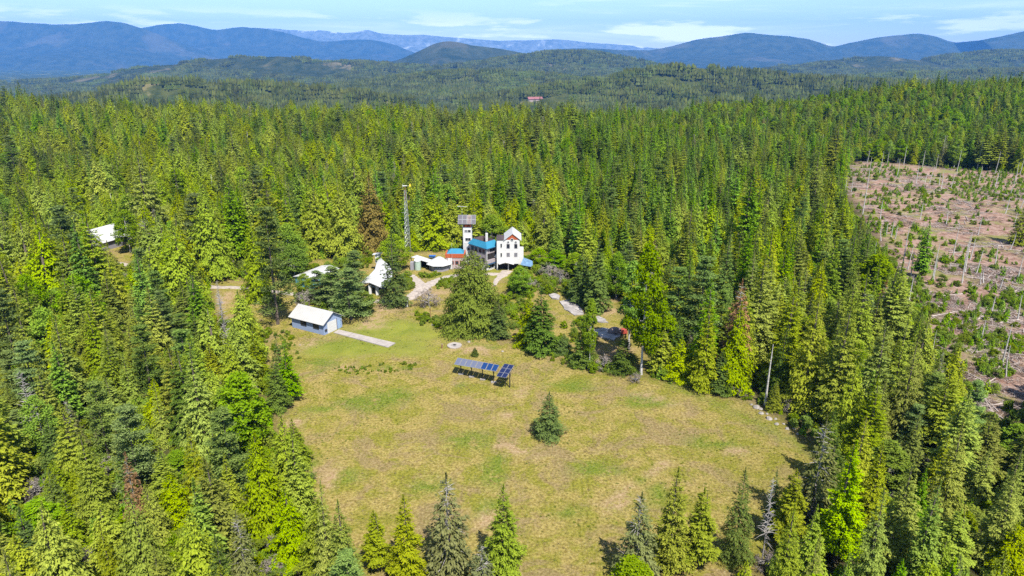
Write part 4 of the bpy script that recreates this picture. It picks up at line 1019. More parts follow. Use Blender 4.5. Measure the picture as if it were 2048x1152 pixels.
c = G(756, 516, 4); MB().box(c.x - .8, c.x + .8, c.y - .5, c.y + .5, 2.5, 5.2).build('chimney_block', M['white_wall'], cur)
MB().slab([(c.x - 1.5, c.y - .9, 5.25), (c.x + 1.3, c.y - .9, 5.6), (c.x + 1.3, c.y + .9, 5.6), (c.x - 1.5, c.y + .9, 5.25)], .1).build('chimney_cap', M['white_metal'], cur)
g = G(740, 575); place(cur, g.x, g.y)

# ------------------------------------------------------------------ octagonal hut, mint shed, lean-to
hut = root('octagonal_hut', 'grey octagonal hut with a white pyramid roof beside the drive', 'hut')
hc = Vector((-22.2, 199.6, 0))
def ring(c, r, n, ph=0): return [(c.x + r * math.cos(ph + 2 * math.pi * k / n), c.y + r * math.sin(ph + 2 * math.pi * k / n)) for k in range(n)]
MB().prism(ring(hc, 3.15, 8, .39), -.3, 2.2).build('wall', M['grey_wall'], hut)
o8 = ring(hc, 4.1, 8, .39); i8 = ring(hc, .7, 8, .39); mb = MB()
for k in range(8):
    j = (k + 1) % 8; mb.slab([(*o8[k], 1.95), (*o8[j], 1.95), (*i8[j], 3.75), (*i8[k], 3.75)], .12)
mb.prism(i8, 3.6, 3.78); mb.build('roof', M['white_metal'], hut)
for k in (4, 5, 6):
    a, b = ring(hc, 3.15, 8, .39)[k], ring(hc, 3.15, 8, .39)[(k + 1) % 8]; fr = frame_on(a[0], a[1], b[0], b[1])
    for s in (.6, 1.2, 1.8): window(hut, fr, s, .9, .42, .9, 'pale_window')
MB().box(hc.x + 2.7, hc.x + 3.9, hc.y - .3, hc.y + 1.0, 0, 3.5).build('chimney_block', M['white_wall'], hut)
place(hut, hc.x, hc.y)
ms = root('mint_shed', 'narrow pale mint shed standing beside the octagonal hut', 'shed')
mc = G(835, 541); MB().prism(ring(mc + Vector((0, .9, 0)), 1.0, 10), -.2, 2.75).build('wall', M['mint'], ms)
o10 = ring(mc + Vector((0, .9, 0)), 1.08, 10); MB().prism(o10, 2.76, [2.9 + .25 * (p[1] - mc.y) for p in o10]).build('roof', M['white_metal'], ms)
MB().box(mc.x - 2.2, mc.x - 1.15, mc.y + .3, mc.y + 2.0, -.2, 2.4).build('side_closet', M['grey_wall'], ms)
place(ms, mc.x, mc.y)
lt = root('lean_to', 'open lean-to with a long sloping pale roof behind the mint shed', 'lean-to')
a, b = G(822, 514, 3.0), G(860, 526, 2.4); w_ = Vector((1.6, 2.2, 0))
MB().slab([a, b, b + w_, a + w_], .12).build('roof', M['white_metal'], lt)
for p in (a + w_ * .05, b + w_ * .05, a + w_ * .9, b + w_ * .9, a.lerp(b, .5) + w_ * .05): MB().box(p.x - .08, p.x + .08, p.y - .08, p.y + .08, -.2, p.z - .14).build('post', M['dark_steel'], lt)
MB().prism([(x.x, x.y) for x in (a + w_ * .8, b + w_ * .8, b + w_, a + w_)], -.2, [2.75, 2.2, 2.2, 2.75]).build('shade_back_wall', M['shade_and_ash'], lt)  # wall coloured near-black as the shade under the roof
place(lt, a.x, a.y)

# ------------------------------------------------------------------ the white tower house
house = root('tower_house', 'white gabled house with a blue skirted roof and a slim tower', 'house')
hx0, hx1, hx2, hy, hd = -4.6, -2.0, 2.3, 198.4, 8.0
# gabled block
MB().add([(hx1, hy, 2.0), (hx2, hy, 2.0), (hx2, hy + hd, 2.0), (hx1, hy + hd, 2.0), (hx1, hy, 9.7), (hx2, hy, 9.7), (hx2, hy + hd, 9.7), (hx1, hy + hd, 9.7), ((hx1 + hx2) / 2, hy, 11.3), ((hx1 + hx2) / 2, hy + hd, 11.3)],
         [(3, 2, 1, 0), (0, 1, 5, 8, 4), (1, 2, 6, 5), (2, 3, 7, 9, 6), (3, 0, 4, 7)]).build('gabled_wing_wall', M['white_wall'], house)
xm = (hx1 + hx2) / 2; mb = MB()
mb.slab([(hx1 - .55, hy - .3, 9.38), (xm, hy - .3, 11.5), (xm, hy + hd + .4, 11.5), (hx1 - .55, hy + hd + .4, 9.38)][::1], .12)
mb.slab([(xm, hy - .3, 11.5), (hx2 + .55, hy - .3, 9.38), (hx2 + .55, hy + hd + .4, 9.38), (xm, hy + hd + .4, 11.5)], .12)
mb.build('gable_roof', M['white_metal'], house)
MB().add([(hx1 + .02, hy - .05, 9.55), (hx2 - .02, hy - .05, 9.55), (xm, hy - .05, 11.25), (hx1 + .02, hy + .02, 9.55), (hx2 - .02, hy + .02, 9.55), (xm, hy + .02, 11.25)], [(0, 1, 2), (5, 4, 3), (0, 3, 4, 1), (1, 4, 5, 2), (2, 5, 3, 0)]).build('gable_boards', M['red_wood'], house, 'orange-red boarded gable triangle')
# flat-roofed block between the gable and the courtyard wing
MB().box(hx0, hx1 - .003, hy + .003, hy + 6, 2.0, 9.35).build('flat_wing_wall', M['white_wall'], house)
MB().box(hx0 - .1, hx1 - .003, hy - .1, hy + 6.1, 9.353, 9.5).build('flat_roof', M['brown_roof'], house)
# carport beneath: a solid near-black block painted as its shade
MB().box(hx0, hx2 - .002, hy + 1.6, hy + hd - .1, -.3, 1.996).build('carport_shade', M['shade_and_ash'], house)
for x in (hx0 + .15, -1.1, hx2 - .2): MB().box(x - .15, x + .15, hy + .05, hy + .35, -.3, 1.997).build('carport_pillar', M['white_wall'], house)
mb = MB(); mb.slab([(-4.0, hy - 1.3, 2.15), (-2.0, hy - 1.3, 2.85), (-2.0, hy - .003, 2.85), (-4.0, hy - .003, 2.15)], .1); mb.slab([(-2.0, hy - 1.3, 2.85), (.6, hy - 1.3, 2.15), (.6, hy - .003, 2.15), (-2.0, hy - .003, 2.85)], .1)
mb.build('porch_roof', M['white_metal'], house)
ff = frame_on(hx0, hy, hx2, hy)
for s, z, w, h in ((1.35, 7.1, .42, 1.2), (1.35, 4.2, .42, 1.2)): window(house, ff, s, z, w, h)
for s, z, w, h, mt in ((3.45, 6.9, .85, 1.25, 'window'), (5.75, 6.9, .85, 1.25, 'window'), (3.45, 4.3, .85, 1.1, 'pale_window'), (5.75, 4.3, .85, 1.1, 'pale_window')): window(house, ff, s, z, w, h, mt, 'shade_mauve_wall')
for s, z, r_ in ((3.45, 8.8, .27), (5.75, 8.8, .27), (4.6, 9.55, .36)):
    g8 = [(hx0 + s + r_ * math.cos(k * .785), z + r_ * math.sin(k * .785)) for k in range(8)]
    wo_ = MB().add([(x, hy - .09, zz) for x, zz in g8] + [(x, hy + .03, zz) for x, zz in g8], [tuple(range(8)), tuple(range(15, 7, -1))] + [(k, 8 + k, 8 + (k + 1) % 8, (k + 1) % 8) for k in range(8)]).build('round_window', M['window'], house)
    R2 = r_ + .12; rr_ = [(hx0 + s + R2 * math.cos(k * .785), z + R2 * math.sin(k * .785)) for k in range(8)]; mb = MB()
    for k in range(8):
        j = (k + 1) % 8; mb.add([(g8[k][0], hy - .12, g8[k][1]), (rr_[k][0], hy - .12, rr_[k][1]), (rr_[j][0], hy - .12, rr_[j][1]), (g8[j][0], hy - .12, g8[j][1]), (g8[k][0], hy - .01, g8[k][1]), (rr_[k][0], hy - .01, rr_[k][1]), (rr_[j][0], hy - .01, rr_[j][1]), (g8[j][0], hy - .01, g8[j][1])],
                                [(0, 3, 2, 1), (1, 2, 6, 5), (0, 4, 7, 3), (4, 5, 6, 7)])
    mb.build('frame', M['white_wall'], wo_)
MB().box(hx2 + .003, hx2 + 1.2, hy + 2, hy + 5, -.3, 6.0).build('side_annex', M['white_wall'], house)
# courtyard wing, its corner towards the viewer
Fc, Lc, Rc, Bc = Vector((-7.7, 197.4, 0)), Vector((-13.0, 203.2, 0)), Vector((-4.3, 201.2, 0)), Vector((-9.3, 207.4, 0)); quad = [Fc, Rc, Bc, Lc]; cen_ = sum(quad, Vector()) / 4
def inset(f): return [cen_ + (p - cen_) * f for p in quad]
wi = inset(.45); mb = MB()
for k in range(4):
    j = (k + 1) % 4; 
    mb.prism([(p.x, p.y) for p in (quad[k], quad[j], wi[j], wi[k])], -.3 if k != 0 else 2.0, 7.25)
mb.build('courtyard_wall', M['shade_mauve_wall'], house)
ou, mi, inn = inset(1.16), inset(.74), inset(.40)
for k in (0, 3):
    j = (k + 1) % 4; MB().slab([(*ou[k][:2], 7.1), (*ou[j][:2], 7.1), (*mi[j][:2], 8.85), (*mi[k][:2], 8.85)], .1).build('blue_skirt_roof', M['blue_roof'], house, 'bright blue metal skirt roof')
    MB().slab([(*ou[k][:2], 7.0), (*ou[j][:2], 7.0), (*inset(1.13)[j][:2], 7.005), (*inset(1.13)[k][:2], 7.005)], .14).build('eave_board', M['blue_trim'], house)
mb = MB()
for k in (1, 2): j = (k + 1) % 4; mb.slab([(*ou[k][:2], 7.1), (*ou[j][:2], 7.1), (*mi[j][:2], 8.85), (*mi[k][:2], 8.85)], .1)
for k in range(4): j = (k + 1) % 4; mb.slab([(*mi[k][:2], 8.87), (*mi[j][:2], 8.87), (*inn[j][:2], 7.3), (*inn[k][:2], 7.3)], .1)
mb.build('brown_roof', M['brown_roof'], house)
for w2 in (wi[1].lerp(wi[2], .5),): MB().box(w2.x - .35, w2.x + .35, w2.y - .3, w2.y + .4, 6.5, 10.3).build('chimney', M['white_wall'], house)
fr = frame_on(Fc.x, Fc.y, Rc.x, Rc.y); FL = (Rc - Fc).length
wall_box(MB(), fr, .15, FL - .2, 3.45, 5.25, -.02, .035).build('balcony_shade', M['shade_and_ash'], house)  # near-black plate on the wall, painted shade of the balcony recess
wall_box(MB(), fr, -.05, FL - .05, 2.3, 3.3, .05, .45).build('balcony_parapet', M['shade_mauve_wall'], house)
wall_box(MB(), fr, -.1, FL - .02, 2.0, 2.2, .02, .7).build('balcony_floor', M['blue_trim'], house)
wall_box(MB(), fr, -.02, .12, 2.3, 7.0, .06, .25).build('corner_post', M['white_wall'], house)
wall_box(MB(), fr, .1, FL - .1, -.3, 1.99, -2.6, -.1).build('lower_wall', M['white_wall'], house)
window(house, (fr[0] - fr[2] * .1, fr[1], fr[2]), FL * .42, .45, 2.3, 1.15, 'window', 'white_wall'); window(house, fr, FL * .5, 5.75, 1.9, .95, 'window', 'dark_steel')
tb = fr[0] + fr[1] * (FL * .75) + fr[2] * .3; MB().add([(tb.x - .5, tb.y, 3.9), (tb.x + .55, tb.y - .2, 3.6), (tb.x + .2, tb.y + .1, 4.7), (tb.x - .1, tb.y - .3, 3.5)], [(0, 1, 2), (0, 3, 1), (1, 3, 2), (2, 3, 0)]).build('folded_awning', M['white_wall'], house)
fr = frame_on(Lc.x, Lc.y, Fc.x, Fc.y); FL = (Fc - Lc).length
for s in (1.3, 3.0, 5.0, 6.6): window(house, fr, s, 5.3, 1.0, 1.1, 'window', 'dark_steel')
for s in (1.5, 4.0, 6.4): window(house, fr, s, 2.6, 1.2, 1.2, 'window', 'dark_steel')
MB().tube((-7.75, 198.8, 8.6), (-7.75, 198.8, 12.6), .035).build('antenna_mast', M['steel'], house)
place(house, -4.6, 198.4)
# solar tower
tw = root('solar_tower', 'slim white tower crowned by a rack of grey solar panels', 'tower')
tx0, tx1, ty = -15.1, -12.4, 204.4
MB().box(tx0, tx1, ty, ty + 3.0, -.3, 11.9).build('wall', M['white_wall'], tw)
MB().add([(tx0 + .1, ty + .1, 11.903), (tx1 - .1, ty + .1, 11.903), (tx1 - .1, ty + 2.9, 11.903), (tx0 + .1, ty + 2.9, 11.903), (tx0 + .5, ty + .5, 13.0), (tx1 - .5, ty + .5, 13.0), (tx1 - .5, ty + 2.5, 13.0), (tx0 + .5, ty + 2.5, 13.0)],
         [(0, 1, 5, 4), (1, 2, 6, 5), (2, 3, 7, 6), (3, 0, 4, 7), (4, 5, 6, 7), (3, 2, 1, 0)]).build('red_cap', M['red_wood'], tw, 'orange-red sloped cap below the panels')
fr = frame_on(tx0, ty, tx1, ty)
window(tw, fr, .95, 10.3, .9, .75, 'pale_window'); window(tw, fr, 1.95, 10.3, .8, .75); window(tw, fr, 1.5, 7.6, 1.6, .9); window(tw, fr, 1.9, 4.6, 1.2, .9); window(tw, fr, 1.5, 1.5, 1.2, 1.0)
for k in range(3): wall_box(MB(), fr, .35 + .3 * k, .40 + .3 * k, 2.0, 7.0, .02, .10).build('trellis_rail', M['steel'], tw)
pl = [(-16.6, 203.6, 13.1), (-11.1, 203.6, 13.1), (-11.1, 206.0, 15.4), (-16.6, 206.0, 15.4)]
for k in range(4):
    a, b = Vector(pl[0]).lerp(Vector(pl[1]), k / 4 + .006), Vector(pl[0]).lerp(Vector(pl[1]), (k + 1) / 4 - .006); d, c = Vector(pl[3]).lerp(Vector(pl[2]), k / 4 + .006), Vector(pl[3]).lerp(Vector(pl[2]), (k + 1) / 4 - .006)
    pn = MB().slab([a, b, c, d], .06).build('solar_panel', M['alu'], tw); up = Vector((0, -.69, .72)) * .012
    for r3 in range(2):
        f0, f1 = r3 / 2 + .02, (r3 + 1) / 2 - .02; e = [a.lerp(d, f0).lerp(b.lerp(c, f0), .05), a.lerp(d, f0).lerp(b.lerp(c, f0), .95), a.lerp(d, f1).lerp(b.lerp(c, f1), .95), a.lerp(d, f1).lerp(b.lerp(c, f1), .05)]
        MB().slab([p + up for p in e], .02).build('cell_sheet', M['cell_grey' if k != 2 else 'tarp'], pn)
for a, b in (((-16.3, 203.8, 13.0), (tx0 + .05, ty + .1, 11.2)), ((-11.4, 203.8, 13.0), (tx1 - .05, ty + .1, 11.2)), ((-16.3, 205.8, 15.1), (tx0 + .1, ty + 2.8, 11.3)), ((-11.4, 205.8, 15.1), (tx1 - .1, ty + 2.8, 11.3)), ((-16.5, 203.7, 12.98), (-11.2, 203.7, 12.98)), ((-16.5, 205.7, 15.0), (-11.2, 205.7, 15.0))):
    MB().tube(a, b, .08).build('support_strut', M['dark_steel'], tw)
place(tw, tx0, ty)
# small house with the orange band
sm = root('banded_annex', 'low pink-walled annex with an orange band and a blue hipped roof', 'building')
sx0, sx1, sy = -20.2, -14.5, 199.5
MB().box(sx0, sx1, sy, sy + 4.5, -.3, 3.6).build('wall', M['pink_wall'], sm); MB().box(sx0 - .15, sx1 + .15, sy - .15, sy + 4.65, 3.603, 4.75).build('orange_band', M['red_wood'], sm)
MB().add([(sx0 + .3, sy + .2, 4.753), (sx1 - .2, sy + .2, 4.753), (sx1 - .2, sy + 4.4, 4.753), (sx0 + .3, sy + 4.4, 4.753), (sx0 + 1.5, sy + 2.2, 5.9), (sx1 - 1.3, sy + 2.2, 5.9)], [(0, 1, 5, 4), (1, 2, 5), (2, 3, 4, 5), (3, 0, 4), (3, 2, 1, 0)]).build('roof', M['blue_roof'], sm)
fr = frame_on(sx0, sy, sx1, sy)
for s in (1.9, 3.4, 4.8): window(sm, fr, s, 1.5, .9, 1.0, 'window', 'red_wood')
place(sm, sx0, sy)
# blue lean-to beside the gabled wing
ll = root('greenhouse', 'dusty blue lean-to roof against the gabled house', 'lean-to')
MB().slab([(2.5, 197.6, 1.9), (6.3, 197.0, 1.4), (6.3, 200.6, 2.2), (3.6, 200.8, 3.3)], .08).build('roof', M['dusty_blue_roof'], ll)
for x, y, z in ((3.0, 198.2, 1.9), (6.0, 197.4, 1.4), (6.0, 200.3, 2.0)): MB().box(x - .06, x + .06, y - .06, y + .06, -.2, z).build('post', M['steel'], ll)
place(ll, 4.3, 198.8)

# ------------------------------------------------------------------ lattice tower with a small wind turbine
la = root('lattice_tower', 'tall galvanised lattice tower carrying a small wind turbine', 'tower')
bx0, by0, LH = -34.6, 219.3, 20.6; base3 = ring(Vector((bx0, by0, 0)), 1.15, 3, -.52); top3 = ring(Vector((bx0, by0, 0)), .38, 3, -.52)
def leg(k, f): return Vector((*base3[k], -.2)).lerp(Vector((*top3[k], LH)), f)
for k in range(3): MB().tube(leg(k, 0), leg(k, 1), .07, .05).build('leg', M['steel'], la)
mb = MB()
for i in range(13):
    for k in range(3):
        j = (k + 1) % 3; mb.tube(leg(k, i / 13), leg(j, (i + 1) / 13), .035, n=4); mb.tube(leg(j, i / 13), leg(k, (i + 1) / 13), .035, n=4); mb.tube(leg(k, (i + 1) / 13), leg(j, (i + 1) / 13), .03, n=4)
mb.build('lattice_bracing', M['steel'], la)
MB().tube((bx0, by0, LH - 3.2), (bx0, by0, LH + 1.2), .12, .10).build('mast', M['rust'], la)
MB().tube((bx0 - 1.5, by0, 13.2), (bx0 + .2, by0, 13.2), .04).build('antenna_arm', M['steel'], la)
nac = MB().tube((bx0 - .8, by0 - .15, LH + 1.35), (bx0 + .6, by0 + .1, LH + 1.35), .2, .14, 8).build('nacelle', M['white_metal'], la)
for k in range(3):
    a = .5 + k * 2.094; h_ = Vector((bx0 - .85, by0 - .15, LH + 1.35)); d_ = Vector((.12, math.cos(a), math.sin(a))); w_ = Vector((.03, -math.sin(a), math.cos(a))) * .07
    MB().add([h_ - w_, h_ + w_, h_ + d_ * 1.3 + w_ * .4, h_ + d_ * 1.3 - w_ * .4, h_ - w_ + Vector((.03, 0, 0)), h_ + w_ + Vector((.03, 0, 0)), h_ + d_ * 1.3 + w_ * .4 + Vector((.03, 0, 0)), h_ + d_ * 1.3 - w_ * .4 + Vector((.03, 0, 0))],
             [(0, 1, 2, 3), (7, 6, 5, 4), (0, 4, 5, 1), (1, 5, 6, 2), (2, 6, 7, 3), (3, 7, 4, 0)]).build('blade', M['white_metal'], nac)
MB().tube((bx0 + .5, by0 + .1, LH + 1.35), (bx0 + 1.5, by0 + .25, LH + 1.4), .03).build('tail_boom', M['white_metal'], nac)
MB().slab([(bx0 + 1.3, by0 + .2, LH + 1.0), (bx0 + 1.85, by0 + .3, LH + 1.2), (bx0 + 1.75, by0 + .3, LH + 2.15), (bx0 + 1.35, by0 + .22, LH + 1.8)], .04).build('tail_fin', M['yellow'], nac, 'yellow tail fin')
place(la, bx0, by0)
tv = root('wind_vane_mast', 'thin mast with a small cross-bar rotor behind the solar tower', 'mast')
MB().tube((-15.6, 209, -.2), (-15.6, 209, 17.4), .06, .04).build('pole', M['steel'], tv); MB().tube((-17, 208.9, 17.5), (-13.9, 209.1, 17.3), .09, .05).build('rotor_bar', M['white_metal'], tv)
place(tv, -15.6, 209)
po = root('guyed_pole', 'thin grey pole standing before the orange-banded annex', 'pole')
g = G(905, 541); MB().tube((g.x, g.y, -.2), (g.x, g.y, 8.2), .05, .035).build('pole', M['steel'], po); MB().tube((g.x, g.y, 8.2), (g.x, g.y, 8.6), .10, .02).build('cap', M['alu'], po); place(po, g.x, g.y)

# ------------------------------------------------------------------ solar arrays in the meadow
def array(name, label, LL, LR, UR, UL, cols, rows, mats, posts, pads):
    LL, LR, UR, UL = map(Vector, (LL, LR, UR, UL)); r = root(name, label, 'solar array')
    nrm_ = (LR - LL).cross(UL - LL).normalized()
    def at(u, v): return LL.lerp(LR, u).lerp(UL.lerp(UR, u), v)
    for i in range(cols):
        for j in range(rows):
            u0, u1, v0, v1 = i / cols + .004, (i + 1) / cols - .004, j / rows + .006, (j + 1) / rows - .006
            p = MB().slab([at(u0, v0), at(u1, v0), at(u1, v1), at(u0, v1)], .05).build('solar_panel', M['alu'], r)
            du, dv = (u1 - u0) * .04, (v1 - v0) * .03
            MB().slab([q + nrm_ * .012 for q in (at(u0 + du, v0 + dv), at(u1 - du, v0 + dv), at(u1 - du, v1 - dv), at(u0 + du, v1 - dv))], .02).build('cell_sheet', M[mats[i] if isinstance(mats, list) else mats], p)
    for v in (.12, .88): MB().tube(at(0, v) - nrm_ * .12, at(1, v) - nrm_ * .12, .06).build('rail', M['dark_steel'], r)
    for u in posts:
        q = at(u, .5) - nrm_ * .15; MB().tube((q.x, q.y, -.2), q, .09).build('post', M['dark_steel'], r)
        MB().tube(at(u, .9) - nrm_ * .1, (q.x, q.y, q.z - 1.3), .04).build('brace', M['dark_steel'], r); MB().tube(at(u, .1) - nrm_ * .1, (q.x, q.y, q.z - 1.3), .04).build('brace', M['dark_steel'], r)
        if pads: MB().box(q.x - .55, q.x + .55, q.y - .35, q.y + .3, -.2, .16).build('footing', M['boulder'], r)
    g = at(.5, .5); place(r, g.x, g.y); return r
array('solar_array', 'long low row of faded grey and bright blue solar panels in the meadow', (-11.8, 126.1, 2.55), (-3.1, 121.5, 3.15), (-2.5, 123.75, 3.5), (-11.25, 128.6, 2.9), 8, 1, ['cell_pale'] * 5 + ['cell_blue'] * 3, (.12, .38, .64, .9), True)
array('solar_array', 'tilted square rack of six navy solar panels ending the row', (-3.1, 120.25, 2.75), (-1.15, 119.1, 2.95), (.45, 122.5, 4.05), (-1.5, 123.5, 3.95), 2, 3, 'cell_navy', (.5, .92), False)
gp = root('guy_post', 'tall dark post with guy wires beside the six-panel rack', 'post'); g = G(1020, 774)
MB().tube((g.x, g.y, -.2), (g.x, g.y, 3.6), .08).build('post', M['dark_steel'], gp)
for dx, dy in ((.9, -.2), (.7, .9)): MB().tube((g.x, g.y, 2.9), (g.x + dx, g.y + dy, 0), .02).build('guy_wire', M['dark_steel'], gp)
place(gp, g.x, g.y)

# ------------------------------------------------------------------ fire ring, posts, odds and ends
fp = root('fire_pit', 'round pale gravel pad with a ring of fire stones on the lawn', 'fire pit'); g = G(909, 691.5)
rs = np.random.default_rng(9)
padv = [(g.x + (1.55 + .12 * rs.random()) * math.cos(k * .2618), g.y + (1.55 + .12 * rs.random()) * math.sin(k * .2618)) for k in range(24)]
MB().prism(padv, -.2, .17).build('pad', M['concrete'], fp)
def stone(seed, r, flat=.7):
    q = np.random.default_rng(seed); V = []; n = 7
    for ring_, (zz, k) in enumerate(((-.3, .9), (.25, 1.0), (.75, .62))):
        for j in range(n): e = r * k * (.75 + .5 * q.random()); V.append((e * math.cos(j * 6.283 / n), e * math.sin(j * 6.283 / n), r * zz * flat + r * .12 * q.normal()))
    V.append((0, 0, r * flat * .9))
    Fc_ = [(a * n + j, a * n + (j + 1) % n, (a + 1) * n + (j + 1) % n, (a + 1) * n + j) for a in range(2) for j in range(n)] + [(2 * n + j, 2 * n + (j + 1) % n, 3 * n) for j in range(n)]
    return V, Fc_
for k in range(11):
    V, Fc_ = stone(k, .2); o = MB().add([(v[0] + g.x + .62 * math.cos(k * .571), v[1] + g.y + .62 * math.sin(k * .571), v[2] + .2) for v in V], Fc_).build('stone', M['rock'], fp)
MB().prism([(g.x + .45 * math.cos(k * .7), g.y + .45 * math.sin(k * .7)) for k in range(9)], .1, .176).build('ash_bed', M['shade_and_ash'], fp)
place(fp, g.x, g.y)
st = root('tree_stump', 'short brown stump beside the fire ring', 'stump'); g = G(884, 696)
MB().tube((g.x, g.y, -.2), (g.x + .05, g.y, .95), .22, .16, 8).build('trunk', M['post_wood'], st); MB().tube((g.x + .05, g.y, .95), (g.x + .05, g.y, .96), .15, .15, 8).build('cut_face', M['grey_wood'], st); place(st, g.x, g.y)
up_ = root('marker_post', 'brown wooden post with a white cap below the bare shrub', 'post'); g = G(861, 638)
MB().tube((g.x, g.y, -.3), (g.x, g.y, 3.1), .10, .09, 7).build('pole', M['post_wood'], up_); MB().tube((g.x, g.y, 3.1), (g.x, g.y, 3.32), .13, .06, 7).build('cap', M['alu'], up_); place(up_, g.x, g.y)
rw = root('gate_pier', 'white masonry pier at the drive beside the dense dark fir', 'pier'); g = G(814, 613)
MB().box(g.x - .28, g.x + .28, g.y - .3, g.y + .3, -.3, 2.0).build('shaft', M['white_wall'], rw); MB().box(g.x - .36, g.x + .36, g.y - .38, g.y + .38, 2.0, 2.14).build('cap', M['concrete'], rw); place(rw, g.x, g.y)
bb = root('blue_wheelbarrow', 'small blue wheelbarrow on the grass behind the lean-to', 'wheelbarrow'); g = G(865, 518)
MB().add([(g.x - .9, g.y - .4, .6), (g.x + .7, g.y - .4, .55), (g.x + .7, g.y + .4, .55), (g.x - .9, g.y + .4, .6), (g.x - 1.1, g.y - .6, 1.2), (g.x + 1.1, g.y - .6, 1.15), (g.x + 1.1, g.y + .6, 1.15), (g.x - 1.1, g.y + .6, 1.2)], [(3, 2, 1, 0), (0, 1, 5, 4), (1, 2, 6, 5), (2, 3, 7, 6), (3, 0, 4, 7)]).build('tray', M['blue_paint'], bb)
MB().tube((g.x + .9, g.y - .08, .3), (g.x + .9, g.y + .08, .3), .3, .3, 10).build('wheel', M['dark_steel'], bb)
for s in (-.35, .35): MB().tube((g.x + .9, g.y + s * .4, .35), (g.x - 1.8, g.y + s, .9), .04).build('handle', M['post_wood'], bb)
place(bb, g.x, g.y)
tp_ = root('tarped_trailer', 'rust-brown tarp-covered trailer on the flat rock below the pines', 'trailer'); g = G(1229, 668)
mb = MB(); sec = []
for i in range(7):
    f = i / 6; w_ = 1.0 * math.sin(math.pi * (.12 + .76 * f)) ** .6; hh = 1.5 * math.sin(math.pi * (.15 + .7 * f)) ** .7
    sec.append([(g.x - 1.5 + 3.0 * f, g.y + w_ * math.cos(math.pi * k / 6), .35 + hh * math.sin(math.pi * k / 6)) for k in range(7)])
mb.add([p for s in sec for p in s], [(i * 7 + k, i * 7 + k + 1, (i + 1) * 7 + k + 1, (i + 1) * 7 + k) for i in range(6) for k in range(6)] + [tuple(range(6, -1, -1)), tuple(42 + k for k in range(7))]); mb.build('tarp', M['tarp'], tp_)
MB().box(g.x + 1.5, g.x + 2.9, g.y - .7, g.y + .7, .3, 1.2).build('red_box', M['red_paint'], tp_)
for s in (-.95, .95): MB().tube((g.x, g.y + s - .1, .33), (g.x, g.y + s + .1, .33), .33, .33, 10).build('wheel', M['dark_steel'], tp_)
place(tp_, g.x, g.y)
# flat rock outcrops: slabs split along joints
def outcrop(label, pts, seed, h=.35):
    P = [G(*p) for p in pts]; c = sum(P, Vector()) / len(P); r = root('rock_outcrop', label, 'rock', 'bare rock outcrops below the house'); q = np.random.default_rng(seed); n = len(P)
    k0 = n // 2
    halves = [P[:k0 + 1], P[k0:] + [P[0]]]
    for hs in halves:
        cc_ = sum(hs, Vector()) / len(hs); m = len(hs); V = []; 
        edge = [cc_ + (p - cc_) * .985 for p in hs]
        for i in range(m):
            a, b = edge[i], edge[(i + 1) % m]
            for f in (0, .33, .66): p = a.lerp(b, f); V.append((p.x + q.normal(0, .12), p.y + q.normal(0, .12)))
        MB().prism(V, -.4, [h * (.6 + .5 * q.random()) for _ in V]).build('slab', M['rock'], r)
    place(r, c.x, c.y)
outcrop('small pale rock ledge above the cracked rock outcrop', [(1097, 590), (1110, 588), (1121, 594), (1117, 600), (1104, 598)], 1)
outcrop('broad cracked pale rock outcrop below the dark fir pair', [(1118, 604), (1140, 600), (1158, 612), (1168, 630), (1150, 632), (1130, 620)], 2)
outcrop('flat pale rock beside the tarped trailer', [(1186, 662), (1205, 657), (1222, 660), (1240, 672), (1228, 682), (1200, 676)], 3)
outcrop('low grey rock strip between the two large outcrops', [(1186, 637), (1198, 633), (1212, 640), (1216, 646), (1196, 645)], 4, .22)
bl = [(1513, 815, .75), (1521, 818, .42), (1523, 827, .5), (1534, 828, .3), (1537, 838, .6), (1551, 838, .3), (1553, 849, .42), (1567, 848, .26), (1574, 858, .38), (1588, 858, .3), (1594, 868, .26), (1503, 809, .32)]
BW = ['largest white boulder at the uphill end of the row along the meadow corner', 'white boulder touching the largest boulder of the row', 'white boulder third along the row from the track', 'squat white boulder fourth along the row from the track', 'bulky white boulder midway along the meadow corner row',
      'small white boulder sixth along the meadow corner row', 'white boulder seventh along the meadow corner row', 'little pale boulder eighth along the meadow corner row', 'white boulder ninth along the meadow corner row', 'pale boulder tenth along the meadow corner row', 'little boulder ending the row by the fir sprout', 'little pale boulder starting the row above the largest one']
for i, (a, b, r_) in enumerate(bl):
    V, Fc_ = stone(40 + i, r_, .75); g = G(a, b); o = MB().add(V, Fc_).build('boulder', M['boulder']); o.location = (g.x, g.y, gz1(g.x, g.y)); tag(o, BW[i], 'boulder', 'pale boulders at the meadow corner')
yl = [(842, 643, .35, 'pale stone on the bank below the bare shrub'), (872, 645, .6, 'white stone heap top beside the huge cedar'), (866, 650, .45, 'grey stone below the white one beside the huge cedar'), (938, 684, .4, 'pale stone on the lawn just beyond the fire ring'), (600, 690, .2, 'tiny stone on the lawn below the garage'), (1005, 703, .3, 'small stone on the bare patch under the huge cedar')]
for i, (a, b, r_, lb) in enumerate(yl):
    V, Fc_ = stone(80 + i, r_, .7); g = G(a, b); o = MB().add(V, Fc_).build('boulder', M['boulder']); o.location = (g.x, g.y, gz1(g.x, g.y)); tag(o, lb, 'stone', 'loose stones about the yard')

